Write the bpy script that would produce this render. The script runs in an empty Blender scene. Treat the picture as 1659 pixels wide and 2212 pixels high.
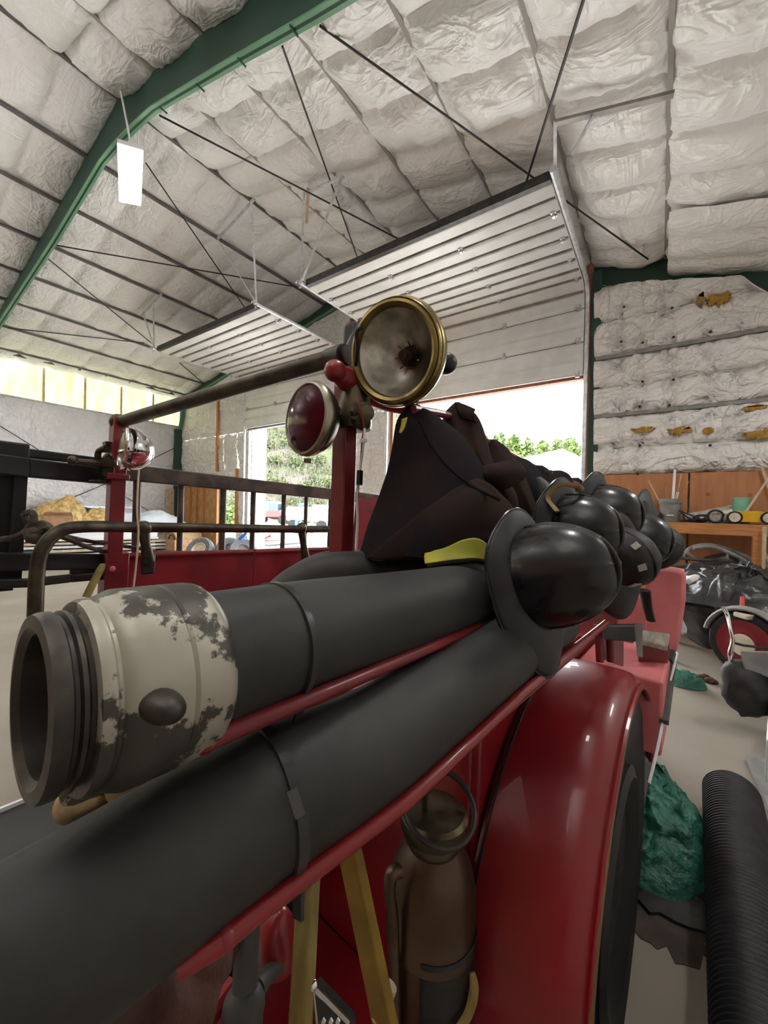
import bpy, bmesh, math, random
from mathutils import Vector as V, Matrix, noise
random.seed(7)
S = bpy.context.scene
COL = S.collection
PI = math.pi
# ------------------------------------------------------------------ camera
FPX, CX, CY = 850.0, 829.5, 1106.0
yaw, pit, rol = math.radians(35), math.radians(.5), math.radians(1.26)
CF = V((-math.sin(yaw)*math.cos(pit), math.cos(yaw)*math.cos(pit), -math.sin(pit)))
_r = V((math.cos(yaw), math.sin(yaw), 0)); _u = _r.cross(CF)
CR = _r*math.cos(rol)+_u*math.sin(rol); CU = _u*math.cos(rol)-_r*math.sin(rol)
CO = V((0, 0, 1.5))
cd = bpy.data.cameras.new('camera'); cam = bpy.data.objects.new('camera', cd); COL.objects.link(cam)
M = Matrix((CR, CU, -CF)).transposed().to_4x4(); M.translation = CO; cam.matrix_world = M
cd.sensor_fit = 'HORIZONTAL'; cd.sensor_width = 36; cd.lens = 36*FPX/1659; cd.clip_start = .02; cd.clip_end = 500
S.camera = cam
def ray(px, py): return CF+CR*((px-CX)/FPX)-CU*((py-CY)/FPX)
def pj(p):
    v = p-CO; z = v.dot(CF); return V((CX+FPX*v.dot(CR)/z, CY-FPX*v.dot(CU)/z, z))
def P(px, py, d): return CO+ray(px, py)*d
def onp(px, py, n, c):
    d = ray(px, py); n = V(n); return CO+d*((c-n.dot(CO))/n.dot(d))
def onZ(px, py, z=0): return onp(px, py, (0, 0, 1), z)
def onY(px, py, y=7.0): return onp(px, py, (0, 1, 0), y)
def onX(px, py, x): return onp(px, py, (1, 0, 0), x)
RX, RZ = -5.65, 6.6
def roofz(x): return RZ+.195*(x-RX) if x < RX else RZ-.25*(x-RX)
def onR(px, py, off=0.):
    p = onp(px, py, (-.195, 0, 1), RZ-off-.195*RX)
    q = onp(px, py, (.25, 0, 1), RZ-off+.25*RX)
    return p if p.x < RX else q
X_, Y_, Z_ = V((1, 0, 0)), V((0, 1, 0)), V((0, 0, 1))
# truck axes: length (to the front of the truck), across (outboard), up
TL = ray(1523, 1142).normalized(); TT = TL.cross(Z_).normalized(); TN = TT.cross(TL)
TO = P(950, 1640, .6)
def T(u, v, w): return TO+TL*u+TT*v+TN*w
def uvw(p): p = p-TO; return V((p.dot(TL), p.dot(TT), p.dot(TN)))
# ------------------------------------------------------------------ materials
MATS = {}
def mat(name, c, rough=.5, metal=0., c2=None, scale=5., detail=4., lo=.4, hi=.6, bump=0., bscale=None, coat=0., spec=.5, trans=0., sheen=0., bdist=.02, stretch=None, rvar=0., ior=1.45, nr=.5):
    m = bpy.data.materials.new(name); m.use_nodes = True; nt = m.node_tree; b = nt.nodes['Principled BSDF']
    b.inputs['Base Color'].default_value = (*c, 1); b.inputs['Roughness'].default_value = rough; b.inputs['Metallic'].default_value = metal
    b.inputs['Coat Weight'].default_value = coat; b.inputs['Specular IOR Level'].default_value = spec; b.inputs['IOR'].default_value = ior
    b.inputs['Transmission Weight'].default_value = trans
    if sheen: b.inputs['Sheen Weight'].default_value = sheen
    tc = nt.nodes.new('ShaderNodeTexCoord'); mp = nt.nodes.new('ShaderNodeMapping'); nt.links.new(tc.outputs['Object'], mp.inputs[0])
    if stretch: mp.inputs['Scale'].default_value = stretch
    if c2 is not None or rvar:
        n = nt.nodes.new('ShaderNodeTexNoise'); n.inputs['Scale'].default_value = scale; n.inputs['Detail'].default_value = detail; n.inputs['Roughness'].default_value = nr; nt.links.new(mp.outputs[0], n.inputs[0])
        r = nt.nodes.new('ShaderNodeValToRGB'); r.color_ramp.elements[0].position = lo; r.color_ramp.elements[1].position = hi
        r.color_ramp.elements[0].color = (*c, 1); r.color_ramp.elements[1].color = (*(c2 or c), 1); nt.links.new(n.outputs['Fac'], r.inputs[0])
        if c2 is not None: nt.links.new(r.outputs[0], b.inputs['Base Color'])
        if rvar:
            mr = nt.nodes.new('ShaderNodeMapRange'); mr.inputs['To Min'].default_value = rough-rvar; mr.inputs['To Max'].default_value = rough+rvar
            nt.links.new(n.outputs['Fac'], mr.inputs[0]); nt.links.new(mr.outputs[0], b.inputs['Roughness'])
    if bump:
        n2 = nt.nodes.new('ShaderNodeTexNoise'); n2.inputs['Scale'].default_value = bscale or scale*3; n2.inputs['Detail'].default_value = 6; nt.links.new(mp.outputs[0], n2.inputs[0])
        bp = nt.nodes.new('ShaderNodeBump'); bp.inputs['Strength'].default_value = bump; bp.inputs['Distance'].default_value = bdist
        nt.links.new(n2.outputs['Fac'], bp.inputs['Height']); nt.links.new(bp.outputs[0], b.inputs['Normal'])
    MATS[name] = m; return m
def emit(name, c, s):
    m = bpy.data.materials.new(name); m.use_nodes = True; nt = m.node_tree; nt.nodes.clear()
    o = nt.nodes.new('ShaderNodeOutputMaterial'); e = nt.nodes.new('ShaderNodeEmission'); e.inputs[0].default_value = (*c, 1); e.inputs[1].default_value = s
    nt.links.new(e.outputs[0], o.inputs[0]); return m
def vinyl(name, c, c2, wr=.5):
    """white vinyl faced insulation: crisp creases running in all directions"""
    m = mat(name, c, .34, 0, c2, .9, 5, .35, .7, spec=.6)
    nt = m.node_tree; b = nt.nodes['Principled BSDF']; tc = nt.nodes['Texture Coordinate']
    w = nt.nodes.new('ShaderNodeTexNoise'); w.inputs['Scale'].default_value = 2.2; w.inputs['Detail'].default_value = 2
    w.inputs['Distortion'].default_value = 1.2
    v = nt.nodes.new('ShaderNodeTexVoronoi'); v.feature = 'DISTANCE_TO_EDGE'; v.inputs['Scale'].default_value = 3.2
    ad = nt.nodes.new('ShaderNodeVectorMath'); ad.operation = 'MULTIPLY_ADD'; ad.inputs[1].default_value = (.55, .55, .55)
    nt.links.new(tc.outputs['Object'], w.inputs[0]); nt.links.new(w.outputs['Color'], ad.inputs[0]); nt.links.new(tc.outputs['Object'], ad.inputs[2]); nt.links.new(ad.outputs[0], v.inputs[0])
    r = nt.nodes.new('ShaderNodeValToRGB'); r.color_ramp.elements[0].position = 0; r.color_ramp.elements[1].position = .3; r.color_ramp.interpolation = 'EASE'
    nt.links.new(v.outputs[0], r.inputs[0])
    n = nt.nodes.new('ShaderNodeTexNoise'); n.inputs['Scale'].default_value = 7; n.inputs['Detail'].default_value = 4; n.inputs['Distortion'].default_value = .6
    nt.links.new(tc.outputs['Object'], n.inputs[0])
    mx = nt.nodes.new('ShaderNodeMath'); mx.operation = 'MULTIPLY_ADD'; mx.inputs[1].default_value = .5
    hf = nt.nodes.new('ShaderNodeMath'); hf.operation = 'MULTIPLY'; hf.inputs[1].default_value = .5; nt.links.new(n.outputs['Fac'], hf.inputs[0])
    nt.links.new(r.outputs[0], mx.inputs[0]); nt.links.new(hf.outputs[0], mx.inputs[2])
    bp = nt.nodes.new('ShaderNodeBump'); bp.inputs['Strength'].default_value = wr; bp.inputs['Distance'].default_value = .07
    # long fine creases: folded (absolute value) noise, stretched two ways
    tot = mx.outputs[0]
    for k, (sc, st) in enumerate((((2.6), (1, .35, .6)), ((4.2), (.4, 1, .7)), ((9.), (1, 1, 1)))):
        mp = nt.nodes.new('ShaderNodeMapping'); mp.inputs['Scale'].default_value = st; mp.inputs['Location'].default_value = (k*3.1, k*1.7, k); nt.links.new(tc.outputs['Object'], mp.inputs[0])
        f = nt.nodes.new('ShaderNodeTexNoise'); f.inputs['Scale'].default_value = sc; f.inputs['Detail'].default_value = 3; f.inputs['Distortion'].default_value = 1.1; nt.links.new(mp.outputs[0], f.inputs[0])
        s1 = nt.nodes.new('ShaderNodeMath'); s1.operation = 'SUBTRACT'; s1.inputs[1].default_value = .5; nt.links.new(f.outputs['Fac'], s1.inputs[0])
        s2 = nt.nodes.new('ShaderNodeMath'); s2.operation = 'ABSOLUTE'; nt.links.new(s1.outputs[0], s2.inputs[0])
        s3 = nt.nodes.new('ShaderNodeMapRange'); s3.inputs['From Max'].default_value = .09; s3.inputs['To Min'].default_value = (.7, .7, .04)[k]; s3.inputs['To Max'].default_value = 0; s3.interpolation_type = 'SMOOTHSTEP'; nt.links.new(s2.outputs[0], s3.inputs[0])
        s4 = nt.nodes.new('ShaderNodeMath'); s4.operation = 'ADD'; nt.links.new(tot, s4.inputs[0]); nt.links.new(s3.outputs[0], s4.inputs[1]); tot = s4.outputs[0]
    nt.links.new(tot, bp.inputs['Height']); nt.links.new(bp.outputs[0], b.inputs['Normal'])
    return m
m_ins = vinyl('ceiling_vinyl', (.84, .835, .82), (.77, .757, .738), .28)
m_insw = vinyl('wall_vinyl', (.86, .85, .83), (.80, .785, .76), .6)
m_silver = vinyl('silver_facing', (.80, .80, .81), (.73, .735, .75), .5)
m_green = mat('green_steel_shaded', (.024, .075, .052), .5, 0, (.015, .042, .031), 1.2, 4, .35, .75)  # beam web faces away from the light; that shade is in the colour
m_greenl = mat('green_steel_lit', (.17, .34, .21), .5, 0, (.12, .27, .16), 1.5)  # same steel, flange colour raised to look lit
m_purl = mat('purlin_strap', (.16, .145, .14), .6, 0, (.10, .09, .09), 3)
m_rod = mat('brace_steel', (.05, .045, .045), .5, .6)
m_galv = mat('galvanised', (.66, .67, .69), .38, .45, (.5, .51, .53), 12, bump=.05)
m_door = mat('door_white', (.86, .86, .85), .4, 0, (.78, .78, .76), 3)
m_shadetrim = mat('rib_shade_and_trim', (.30, .27, .25), .5, .3, (.2, .18, .17), 6)  # shadow lines on the door ribs, also plain dark trim
m_orange = mat('redwood_trim', (.36, .15, .08), .6, 0, (.27, .10, .05), 6, stretch=(4, 4, .5))
m_floor = mat('concrete', (.33, .29, .24), .55, 0, (.23, .19, .15), .8, 8, .35, .7, bump=.12, bscale=18, rvar=.1)
m_ply = mat('plywood', (.50, .22, .10), .6, 0, (.40, .165, .075), 3, 5, .35, .7, stretch=(5, 5, .6))
m_osb = mat('strand_board', (.50, .30, .13), .7, 0, (.36, .20, .08), 14, 3, stretch=(1, 1, .4))
m_hose = mat('black_hose', (.020, .0205, .021), .55, 0, (.044, .0445, .044), 7, 7, .35, .75, bump=.1, bscale=90, bdist=.003, rvar=.12)
m_band = mat('rubber_band', (.022, .022, .024), .35, 0, (.036, .036, .038), 20)
m_coup = mat('peeled_paint', (.070, .064, .055), .42, .35, (.42, .395, .33), 9, 14, .50, .52, nr=.66, bump=.35, bscale=60, bdist=.002)
m_thread = mat('dull_brass_thread', (.10, .09, .075), .45, .7, (.05, .045, .04), 22, bump=.15, bscale=80, bdist=.002)
m_red = mat('red_paint', (.25, .011, .016), .34, 0, (.20, .009, .014), 4, coat=.35, rvar=.06)
m_redm = mat('dusty_red_paint', (.24, .016, .026), .42, 0, (.17, .014, .02), 6, coat=.2, bump=.05, bscale=60, bdist=.002)
m_redp = mat('lightened_red_paint', (.72, .20, .21), .5, 0, (.62, .16, .17), 5)  # red lightened to put the light on the seat panel into colour
m_patina = mat('patina_pipe', (.085, .07, .045), .42, .75, (.035, .03, .025), 16, 6, .4, .65, bump=.1, bscale=70, bdist=.002)
m_brass = mat('brass', (.36, .27, .10), .32, .9, (.22, .16, .06), 9, bump=.05, bscale=60, bdist=.002)
m_bronze = mat('dark_bronze', (.15, .125, .08), .35, .85, (.06, .05, .03), 12)
m_chrome = mat('chrome', (.75, .75, .77), .07, 1.)
m_iron = mat('dark_iron', (.025, .024, .026), .4, .5, (.05, .045, .04), 14)
m_refl = mat('reflector', (.78, .76, .70), .34, 1., (.40, .37, .33), 14, rvar=.1)
m_nickel = mat('dull_nickel', (.42, .39, .31), .32, .9, (.28, .25, .2), 12)
m_glass = mat('clear_glass', (.96, .97, .95), .02, trans=1., bump=.03, bscale=10, bdist=.003, ior=1.12)
m_redlens = mat('red_lens', (.075, .004, .012), .10, 0, (.045, .002, .008), 14, spec=.2)
m_helm = mat('black_helmet', (.006, .006, .008), .27, 0, (.013, .013, .016), 8, coat=.2, bump=.06, bscale=30, bdist=.003, rvar=.08)
m_board = mat('dark_board', (.035, .036, .038), .5, 0, (.025, .025, .027), 8)
m_hgrey = mat('grey_rubber', (.062, .062, .06), .55, 0, (.04, .04, .039), 9, bump=.1, bscale=60, bdist=.002)
m_helm2 = mat('scuffed_brim', (.032, .033, .037), .5, 0, (.016, .016, .019), 9, bump=.1, bscale=40, bdist=.003)
m_helm3 = mat('matt_black_helmet', (.013, .013, .014), .55, 0, (.03, .03, .03), 14, bump=.1, bscale=50, bdist=.003)
m_coat = mat('brown_black_cloth', (.021, .014, .014), .95, 0, (.012, .010, .014), 3, 5, spec=.15, bump=.25, bscale=220, bdist=.002)
m_coat2 = mat('brown_cloth', (.040, .022, .017), .95, 0, (.020, .013, .013), 3, 5, spec=.15, bump=.25, bscale=220, bdist=.002)
m_coat3 = mat('black_cloth', (.009, .009, .011), .95, 0, (.019, .018, .019), 4, 5, spec=.15, bump=.25, bscale=200, bdist=.002)
m_lime = mat('lime_trim', (.50, .46, .035), .6, 0, (.30, .29, .02), 9, 5)
m_tape = mat('grey_tape', (.50, .48, .43), .45, 0, (.36, .34, .3), 20)
m_canvas = mat('tan_canvas', (.42, .29, .15), .9, 0, (.31, .21, .10), 30, bump=.3, bscale=200, bdist=.002)
m_copper = mat('tarnished_copper', (.14, .095, .065), .36, .85, (.065, .042, .03), 7, 6, .35, .7, rvar=.1)
m_black = mat('black_plastic', (.012, .012, .013), .5, 0, (.02, .02, .022), 20)
m_yel = mat('yellow_paint', (.27, .165, .015), .5, 0, (.19, .11, .01), 14)
m_yel2 = mat('pale_yellow_handle', (.30, .23, .07), .6, 0, (.22, .16, .045), 9, stretch=(6, 6, .6))
m_yelb = mat('bright_yellow', (.78, .46, .02), .4, 0, (.7, .4, .02), 8)
m_tarp = mat('green_tarp', (.045, .21, .155), .30, 0, (.025, .12, .09), 6, 6, .35, .7, bump=.9, bscale=22, bdist=.03)
m_bplas = mat('black_sheet', (.02, .02, .022), .25, 0, (.05, .05, .052), 5, 5, bump=.4, bscale=9, bdist=.03)
m_grey = mat('grey_paint', (.27, .265, .255), .5, 0, (.2, .195, .19), 9)
m_greyp = mat('grey_weathered', (.08, .08, .077), .55, 0, (.06, .06, .058), 9, bump=.15, bscale=40, bdist=.003)
m_wood = mat('worn_wood', (.40, .36, .30), .7, 0, (.26, .23, .19), 8, stretch=(6, 1, 6))
m_wood2 = mat('pale_wood', (.62, .50, .36), .6, 0, (.5, .38, .25), 9)
m_wood3 = mat('orange_lumber', (.55, .24, .09), .6, 0, (.44, .18, .06), 6, stretch=(.6, 5, 5))
m_ladder = mat('ladder_wood', (.10, .062, .048), .45, 0, (.03, .02, .016), 8, coat=.2)
m_blackp = mat('black_paint_and_shade', (.006, .006, .007), .5)  # on the ladder end it stands in for backlit shade
m_white = mat('white_paint', (.85, .86, .87), .5, 0, (.76, .77, .79), 4)
m_bluew = mat('pale_sheet', (.72, .78, .84), .5, 0, (.6, .66, .72), 5)
m_card = mat('cardboard', (.45, .27, .15), .8, 0, (.37, .21, .11), 8)
m_kraft = mat('kraft_insulation', (.50, .31, .12), .85, 0, (.74, .56, .24), 9, 6, .42, .58, bump=1., bscale=18, bdist=.04)
m_rope = mat('old_rope', (.09, .065, .05), .9, 0, (.045, .033, .028), 40, bump=.5, bscale=120, bdist=.004)
m_teal = mat('teal_roll', (.22, .50, .38), .6, 0, (.18, .42, .32), 10)
m_tire = mat('tire_rubber', (.008, .008, .009), .6, 0, (.014, .014, .014), 20, bump=.2, bscale=40)
m_treadg = mat('grey_tire', (.20, .21, .22), .7, 0, (.12, .125, .13), 30, bump=.4, bscale=60)
m_hub = mat('cream_hub', (.72, .66, .52), .5, 0, (.6, .54, .42), 9)
m_brn = mat('dark_red_cloth', (.085, .03, .018), .8, 0, (.05, .014, .012), 5, bump=.2, bscale=60)
m_welt = mat('dull_edge', (.16, .10, .04), .6)
m_foam = mat('brown_foam', (.42, .25, .06), .9, 0, (.30, .16, .03), 20)
m_leaf = mat('spring_leaves', (.11, .125, .045), .6, 0, (.07, .10, .035), .7)
m_leaf2 = mat('far_leaves', (.08, .13, .03), .6, 0, (.13, .18, .045), .5)
m_twig = mat('bare_twigs', (.15, .13, .115), .8)
m_hill = mat('hill_ground', (.115, .10, .08), .9, 0, (.075, .09, .04), .35, 8, .4, .6)
m_yard = mat('yard_gravel', (.62, .60, .56), .9, 0, (.5, .48, .44), 1.5, 8)
m_mower = mat('mower_red', (.22, .02, .03), .4)
m_jred = mat('jeep_red', (.55, .03, .03), .35, coat=.4)
m_tint = mat('tinted_window', (.05, .09, .13), .1)
m_blue = mat('blue_plastic', (.06, .18, .5), .4)
m_led = emit('led_panel', (1, .98, .94), 18)
m_up = emit('uplight_fill', (1, 1, 1), 19)  # upward glow of the added panels, lifts the ceiling
m_fill = emit('led_fill_panel', (1, .94, .84), 1.5)  # downward glow of the added panels behind the camera
def fiberglass():
    m = bpy.data.materials.new('fiberglass_skylight'); m.use_nodes = True; nt = m.node_tree; nt.nodes.clear()
    o = nt.nodes.new('ShaderNodeOutputMaterial'); t = nt.nodes.new('ShaderNodeBsdfTranslucent'); d = nt.nodes.new('ShaderNodeBsdfDiffuse'); mx = nt.nodes.new('ShaderNodeMixShader')
    tc = nt.nodes.new('ShaderNodeTexCoord'); n = nt.nodes.new('ShaderNodeTexNoise'); n.inputs['Scale'].default_value = 3; n.inputs['Detail'].default_value = 6
    mp = nt.nodes.new('ShaderNodeMapping'); mp.inputs['Scale'].default_value = (1, 1.5, .25); nt.links.new(tc.outputs['Object'], mp.inputs[0]); nt.links.new(mp.outputs[0], n.inputs[0])
    r = nt.nodes.new('ShaderNodeValToRGB'); r.color_ramp.elements[0].color = (.40, .39, .26, 1); r.color_ramp.elements[1].color = (.50, .495, .37, 1); r.color_ramp.elements[0].position = .3; r.color_ramp.elements[1].position = .6
    nt.links.new(n.outputs['Fac'], r.inputs[0]); nt.links.new(r.outputs[0], t.inputs[0]); nt.links.new(r.outputs[0], d.inputs[0]); mx.inputs[0].default_value = .15
    nt.links.new(t.outputs[0], mx.inputs[1]); nt.links.new(d.outputs[0], mx.inputs[2]); nt.links.new(mx.outputs[0], o.inputs[0]); return m
m_fib = fiberglass()
# ------------------------------------------------------------------ mesh helpers
def BM(): return bmesh.new()
def axes(d, up=Z_):
    d = d.normalized(); s = d.cross(up)
    if s.length < 1e-4: s = d.cross(Y_)
    s.normalize(); return s, s.cross(d).normalized()
def box(bm, c, s, ax=(X_, Y_, Z_)):
    c = V(c); vs = []
    for k in range(8):
        vs.append(bm.verts.new(c+ax[0]*(s[0]*(.5 if k & 1 else -.5))+ax[1]*(s[1]*(.5 if k & 2 else -.5))+ax[2]*(s[2]*(.5 if k & 4 else -.5))))
    for f in ((0, 2, 3, 1), (4, 5, 7, 6), (0, 1, 5, 4), (2, 6, 7, 3), (0, 4, 6, 2), (1, 3, 7, 5)):
        bm.faces.new([vs[i] for i in f])
    return bm
def bar(bm, a, b, w, h, up=Z_):
    a, b = V(a), V(b); d = b-a; s, u = axes(d, up); return box(bm, (a+b)/2, (d.length, w, h), (d.normalized(), s, u))
def prism(bm, pts, th):
    th = V(th); a = [bm.verts.new(V(p)) for p in pts]; b = [bm.verts.new(V(p)+th) for p in pts]; n = len(pts)
    bm.faces.new(a[::-1]); bm.faces.new(b)
    for i in range(n): bm.faces.new((a[i], a[(i+1) % n], b[(i+1) % n], b[i]))
    return bm
def catmull(pts, n):
    if len(pts) < 3 or n < 2: return [V(p) for p in pts]
    p = [V(q) for q in pts]; p = [p[0]*2-p[1]]+p+[p[-1]*2-p[-2]]; out = []
    for i in range(1, len(p)-2):
        for k in range(n):
            t = k/n; a, b, c, d = p[i-1], p[i], p[i+1], p[i+2]
            out.append(.5*((2*b)+(c-a)*t+(2*a-5*b+4*c-d)*t*t+(3*b-a-3*c+d)*t**3))
    out.append(p[-2]); return out
def tube(bm, pts, r, seg=12, n=0, flat=1., up=Z_, caps=True):
    """tube along pts; r a number or a list; flat squashes it along its own up axis"""
    src = len(pts)
    rs = list(r) if isinstance(r, (list, tuple)) else [r]*src
    if n:
        if src > 2: rs = [v.x for v in catmull([V((x, 0, 0)) for x in rs], n)]
        pts = catmull(pts, n)
    pts = [V(p) for p in pts]; rings = []; m = len(pts); s = None
    for i, p in enumerate(pts):
        d = (pts[min(i+1, m-1)]-pts[max(i-1, 0)]).normalized()
        if s is None: s, u = axes(d, up)
        else:
            s = (s-d*s.dot(d)); s.normalize(); u = s.cross(d).normalized()
        rings.append([bm.verts.new(p+(s*math.cos(2*PI*k/seg)+u*math.sin(2*PI*k/seg)*flat)*rs[i]) for k in range(seg)])
    for a, b in zip(rings, rings[1:]):
        for k in range(seg): bm.faces.new((a[k], a[(k+1) % seg], b[(k+1) % seg], b[k]))
    if caps: bm.faces.new(rings[0][::-1]); bm.faces.new(rings[-1])
    return bm
def lathe(bm, o, d, prof, seg=32, cap0=True, cap1=True):
    """prof: (radius, distance along d)"""
    o = V(o); d = V(d).normalized(); s, u = axes(d); rings = []
    for r, h in prof:
        if r < 1e-6: rings.append([bm.verts.new(o+d*h)]*seg)
        else: rings.append([bm.verts.new(o+d*h+(s*math.cos(2*PI*k/seg)+u*math.sin(2*PI*k/seg))*r) for k in range(seg)])
    for a, b in zip(rings, rings[1:]):
        for k in range(seg):
            f = []
            for v in (a[k], a[(k+1) % seg], b[(k+1) % seg], b[k]):
                if v not in f: f.append(v)
            if len(f) > 2: bm.faces.new(f)
    if cap0 and prof[0][0] > 1e-6: bm.faces.new(rings[0][::-1])
    if cap1 and prof[-1][0] > 1e-6: bm.faces.new(rings[-1])
    return bm
def torus(bm, o, d, R, r, seg=32, rs=10, a0=0, a1=2*PI, flat=1.):
    o = V(o); d = V(d).normalized(); s, u = axes(d); full = abs(a1-a0-2*PI) < 1e-6; n = seg if full else seg+1; rings = []
    for i in range(n):
        a = a0+(a1-a0)*i/seg; e = s*math.cos(a)+u*math.sin(a)
        rings.append([bm.verts.new(o+e*(R+r*math.cos(2*PI*k/rs))+d*(r*flat*math.sin(2*PI*k/rs))) for k in range(rs)])
    for i in range(n if full else n-1):
        a, b = rings[i], rings[(i+1) % n]
        for k in range(rs): bm.faces.new((a[k], b[k], b[(k+1) % rs], a[(k+1) % rs]))
    if not full: bm.faces.new(rings[0]); bm.faces.new(rings[-1][::-1])
    return bm
def grid(bm, fn, nu, nv, cu=False):
    g = [[bm.verts.new(fn(i/nu, j/nv)) for i in range(nu if cu else nu+1)] for j in range(nv+1)]
    for j in range(nv):
        for i in range(nu):
            k = (i+1) % nu if cu else i+1
            bm.faces.new((g[j][i], g[j][k], g[j+1][k], g[j+1][i]))
    return g
def ball(bm, c, r, sx=X_, sy=Y_, sz=Z_, nu=20, nv=12, fn=None):
    c = V(c); r = r if isinstance(r, (tuple, list)) else (r, r, r)
    top = bm.verts.new(c+sz*r[2]); bot = bm.verts.new(c-sz*r[2]); rows = []
    for j in range(1, nv):
        t = PI*j/nv
        rows.append([bm.verts.new(c+sx*(r[0]*math.sin(t)*math.cos(2*PI*i/nu))+sy*(r[1]*math.sin(t)*math.sin(2*PI*i/nu))+sz*(r[2]*math.cos(t))) for i in range(nu)])
    for i in range(nu):
        k = (i+1) % nu; bm.faces.new((top, rows[0][i], rows[0][k])); bm.faces.new((bot, rows[-1][k], rows[-1][i]))
        for j in range(nv-2): bm.faces.new((rows[j][i], rows[j+1][i], rows[j+1][k], rows[j][k]))
    if fn:
        for v in [top, bot]+[q for w in rows for q in w]: v.co = fn(v.co)
    return bm
def nz(p, s=1., seed=0): return noise.noise(V(p)*s+V((seed*13.1, seed*7.7, seed*3.3)))
def wob(bm, amp, s, seed=0):
    for v in bm.verts: v.co += noise.noise_vector(v.co*s+V((seed*5.1, 0, seed)))*amp
    return bm
WL = {}
def _link(o, parent):
    COL.objects.link(o)
    if parent is not None: o.parent = parent
def add(name, bm, m, parent=None, base=None, ang=35, bevel=0., solid=0., sub=0, label=None):
    """links a bmesh (world coordinates) as one mesh object under parent"""
    bmesh.ops.recalc_face_normals(bm, faces=bm.faces[:])
    if base is None:
        if parent is not None: base = WL[parent.name]
        else:
            lo = [min(v.co[i] for v in bm.verts) for i in range(3)]; hi = [max(v.co[i] for v in bm.verts) for i in range(3)]
            base = V(((lo[0]+hi[0])/2, (lo[1]+hi[1])/2, lo[2]))
    base = V(base)
    for v in bm.verts: v.co -= base
    me = bpy.data.meshes.new(name); bm.to_mesh(me); bm.free(); me.materials.append(m)
    me.polygons.foreach_set('use_smooth', [True]*len(me.polygons)); me.set_sharp_from_angle(angle=math.radians(ang))
    o = bpy.data.objects.new(name, me); _link(o, parent); WL[o.name] = base
    o.location = base-(WL[parent.name] if parent is not None else V((0, 0, 0)))
    if solid:
        k = o.modifiers.new('s', 'SOLIDIFY'); k.thickness = solid; k.offset = 0
    if bevel:
        k = o.modifiers.new('b', 'BEVEL'); k.width = bevel; k.segments = 2; k.limit_method = 'ANGLE'
    if sub:
        k = o.modifiers.new('u', 'SUBSURF'); k.levels = sub; k.render_levels = sub
    if label: o['label'] = label
    return o
def thing(name, label, cat, base, group=None):
    o = bpy.data.objects.new(name, None); COL.objects.link(o); o.location = V(base); o.empty_display_size = .1; WL[o.name] = V(base)
    o['label'] = label; o['category'] = cat
    if group: o['group'] = group
    return o
def solo(name, bm, m, label, cat, group=None, kind=None, **k):
    o = add(name, bm, m, **k); o['label'] = label; o['category'] = cat
    if group: o['group'] = group
    if kind: o['kind'] = kind
    return o
def struct(name, bm, m, **k):
    o = add(name, bm, m, **k); o['kind'] = 'structure'; return o
def sempty(name, base):
    o = bpy.data.objects.new(name, None); COL.objects.link(o); o.location = V(base); WL[o.name] = V(base); o['kind'] = 'structure'; return o
def loft(bm, rows, nu=24, nv=6, closed=False):
    """smooth surface through rows of points (same count per row)"""
    rr = []
    for r in rows:
        c = catmull(list(r)+([r[0]] if closed else []), max(2, nu//(len(r)-1)))
        rr.append(c[:-1] if closed else c)
    cols = list(zip(*rr)); cc = [catmull(list(c), nv) for c in cols]
    w = len(cc); h = len(cc[0]); g = [[bm.verts.new(cc[i][j]) for i in range(w)] for j in range(h)]
    for j in range(h-1):
        for i in range(w if closed else w-1):
            k = (i+1) % w; bm.faces.new((g[j][i], g[j][k], g[j+1][k], g[j+1][i]))
    return g
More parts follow.
